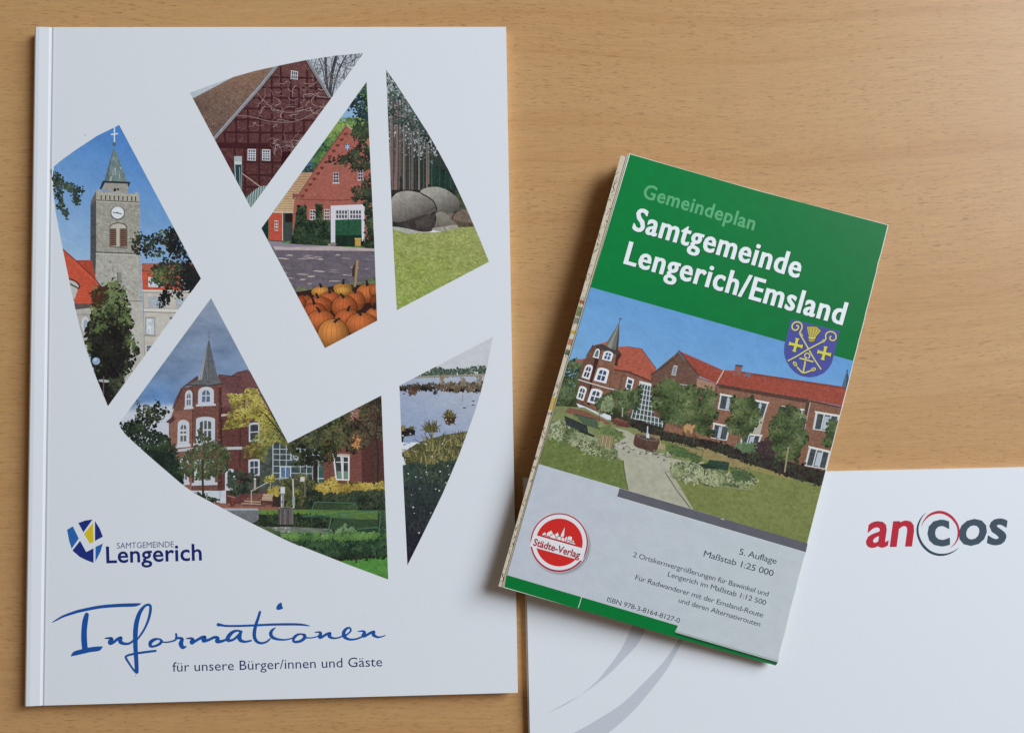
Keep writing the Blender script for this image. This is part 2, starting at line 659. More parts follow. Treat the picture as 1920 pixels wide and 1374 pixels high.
_tc = bpy.data.curves.new('lettering', 'FONT')
_to = bpy.data.objects.new('lettering', _tc)
COL.objects.link(_to)


def text(art, body, p0, p1, size, col, bold=0.0, shear=0.0, ref='cap', fat=0, dx=0.0, dy=0.0, kern=1.0, fatw=0.012):
    """set a line of type between two baseline points (close-up pixels); size = cap or x height"""
    _tc.body = body; _tc.offset = bold; _tc.shear = shear; _tc.space_character = kern
    _tc.resolution_u = 3
    dg = bpy.context.evaluated_depsgraph_get()
    dg.update()
    ev = _to.evaluated_get(dg)
    me = ev.to_mesh()
    co = np.array([v.co[:2] for v in me.vertices])
    x0, x1 = co[:, 0].min(), co[:, 0].max()
    (ax, ay), (bx, by) = p0, p1
    L = math.hypot(bx - ax, by - ay)
    ux, uy = (bx - ax) / L, (by - ay) / L
    sx = L / (x1 - x0)
    sy = size / (.682 if ref == 'cap' else .449)
    art.layer += 1
    for k in (range(-fat, fat + 1) if fat else (0,)):
        art.layer += .5
        for p in me.polygons:
            pts = []
            for i in p.vertices:
                u = (co[i, 0] - x0) * sx + dx + k * fatw * size
                v = co[i, 1] * sy + dy
                pts.append((ax + u * ux + v * uy, ay + u * uy - v * ux))
            art.raw([art.pt(q) for q in pts], col, None, art.layer)
    ev.to_mesh_clear()


def grad(c0, c1, p0, p1):
    dx, dy = p1[0] - p0[0], p1[1] - p0[1]
    l2 = dx * dx + dy * dy

    def f(x, y):
        t = min(1, max(0, ((x - p0[0]) * dx + (y - p0[1]) * dy) / l2))
        return tuple(a + (b - a) * t for a, b in zip(c0, c1))
    return f


# ================================================================== desk
dt = slab([(-.55, -.40, 0), (.95, -.40, 0), (.95, .62, 0), (-.55, .62, 0)],
          [(-.55, -.40, -.025), (.95, -.40, -.025), (.95, .62, -.025), (-.55, .62, -.025)])
desk = link('desk_top', dt, BEECH_M)
desk['kind'] = 'structure'
desk['label'] = 'beech veneer desk top with fine brown flecks along the grain'

# ================================================================== folder
fold = thing('presentation_folder', 'plain white card folder with red and grey lettering, partly under the folded map', 'folder',
             on_plane(1440, 1200, flat(0.0)))


def build_folder():
    T0 = [(983, 897), (1555, 884.5), (1946, 876)]
    top = [on_plane(x, y, flat(FOLD)) for x, y in T0]
    right = top[-1] + (top[-1] - top[0]) * 0
    lb = on_plane(993.5, 1374, flat(FOLD))
    dwn = (lb - top[0]) / np.linalg.norm(lb - top[0])
    out = [top[0], top[1], top[2], top[2] + dwn * .31, top[0] + dwn * .31]
    ins = [p - np.array([0, 0, 0.0004]) for p in out]
    link('front_cover', slab(out, ins), BOARD, fold)
    sh = [p - np.array([0, 0, 0.00055]) + np.array([-.0006, .0002, 0]) for p in out]
    lo = [p.copy() for p in sh]
    for p in lo: p[2] = 0.00002
    link('back_cover', slab(sh, lo), PAGES, fold)
    a = Art().T(980, 1150, 4.571)
    s1a = smooth([(185, 862), (400, 760), (600, 610), (720, 475), (830, 325), (900, 190), (950, 60), (990, -140), (1000, -300)], 6)
    s1b = smooth([(1180, -300), (1130, -60), (1050, 140), (980, 265), (870, 385), (740, 515), (560, 655), (400, 748), (185, 862)], 6)
    c = (197, 203, 213)
    m = min(len(s1a), len(s1b))
    a.layer += 1
    for i in range(m - 1):
        q = [s1a[i], s1a[i + 1], s1b[m - 2 - i], s1b[m - 1 - i]]
        a.raw([a.pt(p) for p in q], c, None, a.layer)
    s2a = smooth([(-150, 1270), (120, 1160), (430, 1024), (650, 900), (850, 770), (1020, 610), (1200, 420), (1300, 280), (1390, 120), (1450, -60)], 6)
    s2b = smooth([(1455, -60), (1425, 110), (1330, 310), (1220, 500), (1080, 680), (930, 850), (730, 1024), (480, 1190), (150, 1340), (-150, 1430)], 6)
    m = min(len(s2a), len(s2b))
    for i in range(m - 1):
        q = [s2a[i], s2a[i + 1], s2b[m - 2 - i], s2b[m - 1 - i]]
        a.raw([a.pt(p) for p in q], c, None, a.layer)
    a.build('swoosh_print', flat(FOLD), fold, label='pale grey curved bands printed on the folder')
    a = Art().T(1560, 860, 5.3333)
    red = (190, 52, 68); drk = (74, 88, 102)
    text(a, 'an', (343, 878), (822, 866), 240, red, .016, .16, 'x', 1, fatw=.012)
    text(a, 'c', (958, 862), (1178, 858), 238, drk, .02, .0, 'x', 1, fatw=.012)
    text(a, 'os', (1272, 856), (1758, 846), 238, drk, .02, .16, 'x', 1, fatw=.012)
    a.build('logo_lettering', flat(FOLD), fold, label='red and slate grey company lettering')
    a = Art().T(1560, 860, 5.3333)
    a.line(smooth([(893, 680, 2), (915, 625, 9), (965, 568, 20), (1030, 538, 26), (1090, 533, 28), (1150, 552, 28), (1205, 592, 26), (1250, 655, 22), (1266, 720, 20), (1258, 790, 16), (1230, 845, 10), (1183, 888, 2)], 5), 0, red)
    a.line(smooth([(935, 540, 3), (890, 595, 12), (860, 665, 19), (856, 735, 22), (876, 805, 24), (915, 870, 26), (975, 925, 26), (1040, 952, 24), (1100, 958, 22), (1160, 948, 16), (1215, 925, 10), (1265, 890, 2)], 5), 0, (60, 76, 92))
    a.build('logo_ring', flat(FOLD), fold)


build_folder()

# ================================================================== brochure
bro = thing('brochure', 'tall white brochure with six photo shards and blue handwritten title', 'brochure',
            on_plane(508, 685, flat(0.0)))
BP = flat(BACK)


def build_brochure():
    A, B, C, D = [on_plane(x, y, BP) for x, y in ((64, 51.5), (949, 51), (971, 1298), (45, 1323))]
    mid = on_plane(508, 50.0, BP)
    # profile across the width: spine edge, spine strip, crease, front cover
    wid = np.linalg.norm(B - A)
    prof = [(0.0, -.0010), (0.0003, -.0001), (.0010, .00030), (.0025, .00034), (.0066, .00006), (.0073, -.00014), (.0077, -.00022), (.0081, -.00008), (.0086, .00003), (.0094, 0.0), (wid, 0.0)]
    nv = 24
    v = []; f = []
    for j in range(nv + 1):
        s = j / nv
        L = A * (1 - s) + D * s
        R = B * (1 - s) + C * s
        for u, h in prof:
            p = L + (R - L) * (u / wid)
            v.append((p[0], p[1], BACK + h))
    k = len(prof)
    for j in range(nv):
        for i in range(k - 1):
            f.append([j * k + i, (j + 1) * k + i, (j + 1) * k + i + 1, j * k + i + 1])
    base = len(v)
    # under side of the card, 0.3 mm below
    for x, y, z in list(v): v.append((x, y, z - .0003))
    for j in range(nv):
        for i in range(k - 1):
            f.append([base + j * k + i, base + j * k + i + 1, base + (j + 1) * k + i + 1, base + (j + 1) * k + i])
    rim = [i for i in range(k)] + [j * k + k - 1 for j in range(1, nv + 1)] + [nv * k + i for i in range(k - 2, -1, -1)] + [j * k for j in range(nv - 1, 0, -1)]
    for a, b in zip(rim, rim[1:] + rim[:1]): f.append([a, b, b + base, a + base])
    me = bpy.data.meshes.new('front_cover')
    me.from_pydata(v, [], f)
    bmesh = __import__('bmesh')
    bm = bmesh.new(); bm.from_mesh(me); bmesh.ops.recalc_face_normals(bm, faces=bm.faces); bm.to_mesh(me); bm.free()
    link('front_cover', me, WHITE, bro)

    def inset(p, q, r, s, e, z):
        c = (p + q + r + s) / 4
        return [np.array([*(x[:2] + (c - x)[:2] / np.linalg.norm((c - x)[:2]) * e), z]) for x in (p, q, r, s)]
    o1 = inset(A, B, C, D, .0008, BACK - .00062)
    o0 = inset(A, B, C, D, .0006, .0004)
    link('page_block', slab(o1, o0), PAGES, bro)
    b1 = inset(A, B, C, D, .0001, .00036)
    b0 = inset(A, B, C, D, .0001, .00003)
    link('back_cover', slab(b1, b0), WHITE, bro)
    wrap = [A + np.array([.0012, 0, 0]), A, D, D + np.array([.0012, 0, 0])]
    hi = [np.array([p[0], p[1], BACK - .00135]) for p in wrap]
    lo = [np.array([p[0], p[1], .0004]) for p in wrap]
    w2 = slab(hi, lo)
    link('spine', w2, WHITE, bro)


build_brochure()


# ---- picture 1: church tower
def pic_church():
    o = [(36, 240), (90, 195), (150, 152), (250, 86), (352, 36), (728, 742), (300, 1328), (240, 1180), (185, 1020), (150, 880), (120, 740), (95, 620), (60, 440)]
    q = lambda p: (80 + p[0] / 2.453, 220 + p[1] / 2.453)
    a = Art([[q(p) for p in o]]).T(80, 220, 2.453)
    a.rect(0, 0, 785, 1374, grad((66, 135, 214), (158, 196, 232), (420, 60), (180, 680)), tex=(.05, 8, 8), cell=6)
    # cross, ball, spire
    a.line([(330, 44), (330, 118)], 6, (226, 236, 246)); a.line([(314, 80), (346, 76)], 6, (226, 236, 246))
    a.ell(329, 124, 8, 9, (92, 108, 118))
    a.poly([(328, 134), (390, 298), (283, 293)], (122, 142, 142), tex=(.25, 3, 6))
    for i in range(34):
        t = random.random(); u = random.random()
        x = 283 + 107 * u; x0 = 328 + (x - 328) * t; y0 = 134 + 160 * t
        a.line([(x0, y0), (328 + (x - 328) * min(1, t + .14), y0 + 22)], random.uniform(3, 9) * (.3 + t), random.choice([(150, 172, 170), (96, 116, 118), (172, 188, 184), (110, 132, 136)]))
    a.poly([(328, 134), (300, 294), (283, 293)], (98, 116, 120), z=a.layer)
    a.poly([(276, 292), (404, 298), (396, 322), (390, 306), (286, 302), (270, 332), (262, 330)], (52, 58, 62))
    a.poly([(288, 302), (392, 306), (394, 350), (272, 336)], (166, 162, 148), tex=(.18, 3, 3))
    for x in (332, 346): a.ell(x, 334, 6, 8, (48, 48, 52), 10)
    # dark flank and front face
    a.poly([(220, 400), (246, 360), (247, 620), (242, 742), (219, 660)], (84, 86, 90), tex=(.25, 3, 4))
    a.poly([(246, 382), (447, 390), (447, 628), (246, 622)], (163, 161, 148), tex=(.22, 3, 3), cell=2.2)
    a.poly([(246, 622), (447, 628), (459, 846), (380, 842), (242, 742)], (183, 181, 170), tex=(.22, 3, 3), cell=2.2)
    a.poly([(370, 846), (459, 846), (476, 1374), (330, 1374)], (193, 190, 180), tex=(.12, 5, 5), cell=3)
    a.bricks([(248, 390), (446, 392), (458, 842), (250, 740)], 420, 5, 3.2, [(140, 140, 130), (172, 170, 158), (196, 194, 184), (150, 148, 136)])
    a.line([(242, 620), (447, 628)], 5, (96, 94, 88)); a.line([(244, 627), (448, 635)], 4, (204, 202, 194))
    a.line([(378, 845), (460, 846)], 4, (130, 128, 120))
    # parapet
    a.poly([(246, 338), (262, 332), (274, 344), (330, 346), (345, 334), (360, 348), (420, 352), (432, 344), (442, 350), (446, 391), (246, 382)], (180, 174, 158), tex=(.15, 3, 3))
    a.poly([(246, 338), (222, 384), (221, 404), (246, 380)], (110, 110, 106))
    for x in (268, 288, 308, 328, 348, 368, 388, 408, 426):
        y = 366 + (x - 268) * .045
        a.line([(x, y - 13), (x, y + 12)], 9, (206, 200, 184)); a.line([(x + 1, y - 9), (x + 1, y + 13)], 6, (74, 72, 68))
    a.line([(246, 381), (447, 391)], 4, (92, 90, 84)); a.line([(246, 386), (447, 396)], 3, (200, 196, 184))
    # clock
    a.ell(345, 440, 33, 32, (88, 88, 84), 28); a.ell(345, 439, 29, 28, (230, 233, 240), 28)
    a.line([(345, 440), (322, 438)], 4, (70, 76, 96)); a.line([(345, 440), (364, 446)], 4, (70, 76, 96)); a.ell(345, 440, 4, 4, (70, 70, 90), 8)
    a.ell(345, 439, 20, 19, (214, 218, 228), 24, z=a.layer - 3.5)
    # belfry arch with louvres
    arc = [(310, 512)] + [(348 + 40 * math.cos(math.pi * (1 - i / 10)), 508 - 22 * math.sin(math.pi * i / 10)) for i in range(11)] + [(386, 600), (310, 592)]
    a.poly(arc, (198, 193, 178), tex=(.1, 3, 3))
    a.line([(308, 508), (318, 494), (348, 486), (378, 494), (388, 510)], 5, (92, 88, 82), sm=4)
    for x0, x1, y1 in ((311, 339, 590), (356, 386, 596)):
        a.rect(x0, 512, x1, y1, (92, 62, 50))
        for y in range(518, y1, 9): a.line([(x0, y), (x1, y + 1)], 4, (146, 104, 84))
    a.line([(309, 512), (309, 592)], 4, (110, 106, 98)); a.line([(356, 512), (356, 596)], 4, (120, 116, 106)); a.line([(388, 510), (388, 600)], 4, (116, 112, 104))
    a.poly([(306, 590), (390, 600), (390, 606), (306, 597)], (120, 116, 106))
    a.rect(344, 713, 362, 772, (148, 148, 142)); a.line([(345, 713), (345, 772)], 4, (112, 112, 108))
    # right building
    a.poly([(462, 796), (785, 796), (785, 1374), (470, 1374)], (204, 199, 187), tex=(.1, 6, 6), cell=4)
    a.poly([(457, 671), (700, 671), (700, 716), (456, 706)], (186, 98, 70), tex=(.15, 4, 2))
    a.poly([(456, 706), (740, 714), (740, 797), (460, 795)], (214, 86, 52), tex=(.16, 3, 2))
    a.line([(456, 707), (700, 713)], 3, (130, 56, 40)); a.line([(460, 797), (700, 799)], 7, (228, 224, 216)); a.line([(460, 805), (700, 807)], 3, (120, 112, 104))
    a.window([(486, 735), (552, 738), (552, 782), (486, 780)], (232, 234, 236), (186, 200, 214), 3, 1, .1)
    a.window([(640, 738), (690, 740), (690, 784), (640, 782)], (232, 234, 236), (150, 164, 180), 2, 1, .1)
    a.window([(487, 824), (566, 826), (566, 876), (487, 874)], (176, 176, 172), (182, 194, 208), 2, 1, .07)
    a.window([(615, 826), (668, 828), (668, 878), (615, 876)], (176, 176, 172), (176, 190, 206), 2, 1, .07)
    a.poly([(462, 878), (640, 882), (640, 897), (462, 893)], (222, 218, 208)); a.line([(462, 895), (640, 899)], 4, (138, 132, 122)); a.line([(462, 877), (640, 881)], 3, (160, 154, 146))
    a.window([(472, 918), (518, 920), (518, 1004), (472, 1002)], (150, 150, 146), (208, 216, 224), 1, 1, .1)
    a.poly([(468, 1000), (522, 1002), (522, 1009), (468, 1007)], (168, 160, 148))
    a.rect(584, 918, 610, 930, (110, 112, 116)); a.window([(475, 1048), (506, 1048), (506, 1078), (475, 1078)], (210, 212, 214), (92, 104, 124), 1, 2, .12)
    a.line([(462, 800), (474, 1300)], 3, (160, 155, 146))
    # left roofs
    a.poly([(150, 658), (226, 656), (244, 744), (180, 700)], (186, 72, 44), tex=(.15, 3, 2))
    a.poly([(92, 606), (150, 657), (240, 742), (290, 795), (305, 822), (301, 853), (150, 858), (100, 740)], (216, 86, 52), tex=(.14, 3, 2), cell=2.2)
    a.rows([(92, 640), (250, 770), (300, 850), (150, 855)], 12, (182, 64, 40), 1.6)
    a.line([(92, 606), (150, 657), (240, 742), (305, 822)], 5, (146, 54, 40))
    a.poly([(118, 742), (150, 752), (172, 772), (162, 792), (146, 838), (120, 800)], (198, 196, 190)); a.line([(118, 742), (150, 754), (170, 776), (160, 790)], 7, (96, 46, 40), sm=4); a.line([(122, 764), (160, 784)], 6, (70, 50, 50))
    a.poly([(140, 857), (260, 854), (260, 1100), (150, 1040)], (190, 185, 175), tex=(.12, 5, 5))
    a.poly([(140, 857), (302, 853), (300, 866), (140, 886)], (104, 92, 88))
    a.line([(140, 908), (240, 906)], 4, (150, 144, 136)); a.ell(196, 952, 18, 36, (216, 220, 226), 14); a.ell(198, 956, 11, 28, (170, 182, 196), 14)
    # foliage
    lo = [(44, 38, 40), (52, 56, 44), (70, 82, 50), (94, 112, 62), (122, 138, 84)]
    tree = [(320, 740), (352, 756), (380, 800), (388, 850), (402, 885), (396, 920), (418, 940), (408, 1000), (440, 1060), (430, 1112), (395, 1175), (352, 1200), (336, 1228), (290, 1240), (240, 1180), (196, 1040), (190, 1012), (222, 930), (228, 860), (234, 800), (282, 772)]
    a.poly([(330, 770), (390, 900), (405, 1040), (390, 1150), (300, 1210), (240, 1170), (205, 1020), (235, 900), (262, 800)], (56, 62, 46), tex=(.5, 5, 5))
    a.leaves(tree, 900, 9, lo, 10, (-.1, -.95))
    a.leaves([(220, 1010), (330, 960), (390, 1060), (360, 1180), (280, 1240), (230, 1150)], 330, 10, [(34, 32, 34), (42, 42, 38), (50, 54, 44)], 6)
    a.leaves([(228, 800), (300, 770), (300, 850), (232, 870)], 70, 8, [(96, 50, 36), (70, 60, 44), (60, 70, 46)], 10)
    a.poly([(225, 1190), (380, 1215), (300, 1374)], (40, 36, 38), tex=(.3, 5, 5))
    a.leaves([(300, 1210), (372, 1196), (372, 1250), (330, 1270)], 60, 8, [(58, 70, 50), (84, 98, 66), (46, 50, 42)])
    a.ell(282, 1212, 26, 7, (182, 188, 182), 12, .1)
    a.line([(281, 1190), (279, 1290)], 5, (104, 100, 98)); a.line([(340, 1200), (338, 1290)], 6, (66, 60, 58))
    a.ell(246, 1121, 18, 17, (150, 178, 214), 22); a.ell(241, 1114, 8, 7, (190, 210, 236), 12); a.line([(243, 1138), (240, 1180)], 4, (60, 60, 66))
    a.shade = False
    for p in ([(40, 245), (80, 300), (130, 320), (180, 342)], [(48, 262), (70, 340), (80, 400), (100, 452)], [(130, 320), (152, 358), (152, 398)]):
        a.line(p, 4, (56, 52, 46), sm=4)
        for (x0, y0), (x1, y1) in zip(p, p[1:]):
            a.leaves([(x0 - 14, y0 - 12), (x1 + 12, y1 - 14), (x1 + 14, y1 + 12), (x0 - 10, y0 + 16)], 34, 8, [(38, 46, 44), (58, 72, 58), (86, 102, 78)], 10)
    gr = [(40, 40, 40), (60, 66, 48), (92, 108, 62), (128, 142, 84)]
    dk = [(30, 30, 34), (40, 42, 42), (52, 58, 50), (70, 82, 60)]
    a.leaves([(410, 560), (430, 530), (500, 540), (590, 520), (600, 600), (540, 640), (470, 640), (412, 612)], 190, 9, gr, 12)
    a.leaves([(570, 520), (600, 500), (640, 580), (690, 670), (660, 640), (590, 640)], 140, 10, dk, 8)
    a.leaves([(500, 690), (560, 660), (660, 670), (728, 742), (690, 790), (640, 800), (630, 850), (600, 790), (580, 850), (540, 880), (530, 850), (560, 790), (500, 750)], 330, 10, dk, 8)
    a.leaves([(490, 720), (540, 680), (600, 700), (590, 760), (500, 770)], 70, 8, gr, 12)
    a.leaves([(655, 650), (728, 735), (690, 800), (640, 740)], 130, 11, [(28, 27, 32), (36, 36, 40), (44, 48, 46)], 5)
    a.line([(728, 735), (620, 640), (560, 575), (440, 560)], 4, (44, 38, 38), sm=4); a.line([(690, 700), (600, 730), (545, 880)], 4, (44, 38, 38), sm=4)
    a.build('cover_picture', BP, bro, label='shard picture of a grey clock tower with copper spire under blue sky')


# ---- picture 2: brick barn
def pic_barn():
    o = [(68, 362), (240, 300), (420, 235), (600, 185), (780, 145), (1000, 100), (1230, 65), (1475, 42), (1218, 392), (568, 1303)]
    q = lambda p: (340 + p[0] / 4.295, 90 + p[1] / 4.295)
    a = Art([[q(p) for p in o]]).T(340, 90, 4.295)
    a.rect(0, 0, 1632, 1374, (190, 200, 210), tex=(.05, 6, 6), cell=8)
    # bare trees on the right
    tr = (74, 70, 76)
    for p, w in (([(1160, 40), (1165, 200), (1180, 360)], 20), ([(1260, 30), (1215, 200), (1195, 390)], 26), ([(1330, 60), (1260, 200), (1210, 400)], 12), ([(1100, 60), (1140, 180), (1160, 300)], 8)):
        a.line(p, w, tr, sm=5)
    for i in range(150):
        x, y = random.uniform(1040, 1460), random.uniform(40, 360)
        p = [(x, y)]; t = random.uniform(-2.6, -.4)
        for k in range(5):
            t += random.gauss(0, .35); x += 20 * math.cos(t); y += 20 * math.sin(t); p.append((x, y))
        a.line(p, random.uniform(2, 5.5), random.choice([(84, 82, 88), (104, 102, 108), (66, 64, 70), (128, 126, 130)]))
    # roof
    rf = [(60, 425), (420, 235), (790, 130), (650, 280), (262, 725), (150, 560)]
    a.poly(rf, grad((152, 116, 92), (112, 90, 82), (500, 200), (250, 690)), tex=(.32, 3.2, 1.6), cell=1.6)
    for i in range(34):
        t = i / 34
        x0, y0 = 95 + (265 - 95) * t, 405 + (715 - 405) * t
        x1, y1 = 735 + (265 - 735) * t, 160 + (715 - 160) * t
        a.line([(x0, y0), ((x0 + x1) / 2, (y0 + y1) / 2 - 4 * (1 - t)), (x1, y1)], 2.2, (96, 76, 70))
    a.bricks(rf, 500, 9, 3.5, [(104, 82, 76), (140, 110, 94), (166, 130, 106), (120, 96, 86)], -.4)
    # facade
    fa = [(785, 140), (1010, 90), (1110, 250), (1210, 405), (1215, 420), (1215, 1374), (500, 1374), (262, 735), (520, 440)]
    a.poly(fa, grad((112, 72, 70), (92, 50, 52), (900, 120), (600, 1200)), tex=(.3, 2.4, 1.6), cell=1.7)
    for i in range(1150):
        y = 110 + 8.2 * int(random.random() * 150); x = random.uniform(300, 1200)
        if y < 735 and x < 785 - (y - 150) * .87 + 20: continue
        if x > 1010 + (y - 90) * .65: continue
        c = random.choice([(132, 92, 90), (120, 76, 76), (142, 108, 106), (84, 44, 46)])
        a.line([(x, y), (x + random.uniform(8, 26), y + 1)], 3.0, c, z=a.layer + random.random())
    a.layer += 2
    bm_ = (74, 36, 41)
    for y, x0, x1 in ((240, 715, 1110), (322, 640, 1160), (405, 570, 1200), (490, 490, 1180), (580, 420, 1100), (682, 330, 1010), (778, 270, 960), (798, 280, 930), (920, 400, 830), (1022, 460, 780), (1120, 480, 720)):
        a.line([(x0, y - 2), ((x0 + x1) / 2, y + 1), (x1, y + 5)], 15 if y not in (778, 798) else 26, bm_)
    for x, y0, y1 in ((440, 560, 800), (535, 470, 800), (632, 380, 800), (727, 250, 800), (817, 500, 820), (905, 420, 800), (985, 560, 720), (800, 150, 420), (880, 260, 500), (945, 300, 490), (1012, 180, 420), (1080, 250, 430),
                      (510, 800, 1230), (625, 800, 1180), (730, 800, 1060), (430, 800, 1000), (350, 680, 800)):
        a.line([(x, y0), (x + 3, (y0 + y1) / 2), (x + 2, y1)], 15, bm_)
    a.poly([(808, 832), (910, 838), (800, 990)], (64, 26, 32), tex=(.2, 3, 3))
    # barge boards
    a.poly([(735, 155), (788, 140), (640, 325), (272, 742), (260, 712), (620, 300)], (164, 164, 170), tex=(.14, 4, 4))
    a.line([(770, 150), (636, 318), (268, 732)], 4, (112, 110, 116)); a.line([(738, 160), (622, 300), (262, 712)], 5, (94, 82, 82)); a.line([(790, 146), (644, 326), (276, 744)], 6, (66, 48, 52))
    a.poly([(998, 92), (1030, 92), (1212, 402), (1186, 404)], (156, 156, 162)); a.line([(1010, 96), (1196, 404)], 5, (104, 100, 106)); a.line([(996, 100), (1182, 404)], 6, (68, 48, 50))
    # windows, post, fence, rope
    fr = (216, 220, 228)
    a.window([(884, 182), (940, 190), (936, 258), (880, 250)], fr, (92, 88, 100), 3, 2, .11, .07)
    a.window([(534, 814), (600, 816), (599, 910), (533, 906)], fr, (96, 92, 104), 3, 4, .1, .07)
    a.window([(651, 817), (717, 819), (716, 910), (650, 907)], fr, (96, 92, 104), 3, 4, .1, .07)
    # creeper
    for i in range(120):
        if i < 90: x, y = random.uniform(560, 1190), random.uniform(260, 640)
        else: x, y = random.uniform(730, 930), random.uniform(740, 820)
        if x < 840 - (y - 150) * .8: continue
        p = [(x, y, random.uniform(3, 6))]; t = random.gauss(0, .5) + (math.pi if random.random() < .5 else 0)
        for k in range(random.randint(3, 8)):
            t += random.gauss(0, .45); x += 16 * math.cos(t); y += 14 * math.sin(t)
            if x > 1010 + (y - 90) * .62 or (y > 640 and i < 90): break
            p.append((x, y, max(1.5, p[-1][2] * .9)))
        if len(p) > 1: a.line(p, 3, random.choice([(168, 138, 134), (146, 112, 110), (186, 160, 154), (132, 98, 98)]), sm=3)
    for p in ([(440, 545), (560, 555), (700, 590), (850, 600), (960, 580), (1080, 520), (1180, 450)], [(560, 300), (660, 420), (760, 500), (900, 520), (1050, 480)], [(740, 760), (790, 800), (850, 790), (920, 808)]):
        a.line(p, 5, (160, 130, 126), sm=5)
    a.rect(425, 925, 489, 1180, (44, 74, 76), tex=(.15, 3, 4)); a.rect(425, 872, 488, 930, (178, 188, 190), tex=(.1, 3, 3)); a.rect(427, 915, 488, 940, (206, 214, 216))
    a.line([(430, 930), (436, 1060)], 7, (190, 200, 202)); a.line([(468, 960), (474, 1130)], 7, (150, 168, 168)); a.line([(486, 930), (486, 1140)], 4, (170, 180, 180))
    a.line([(490, 1012), (640, 1122)], 7, (196, 168, 164))
    a.poly([(510, 1210), (560, 1165), (620, 1125), (690, 1108), (720, 1130), (570, 1330)], (58, 92, 92))
    for i in range(14):
        x = 518 + i * 13; y = 1215 - 105 * math.sin(min(1, i / 12) * math.pi / 2)
        a.line([(x, y), (x + 8, y + 190)], 6, (188, 208, 204))
    a.build('cover_picture', BP, bro, label='shard picture of a dark brick half-timbered barn with bare creeper')


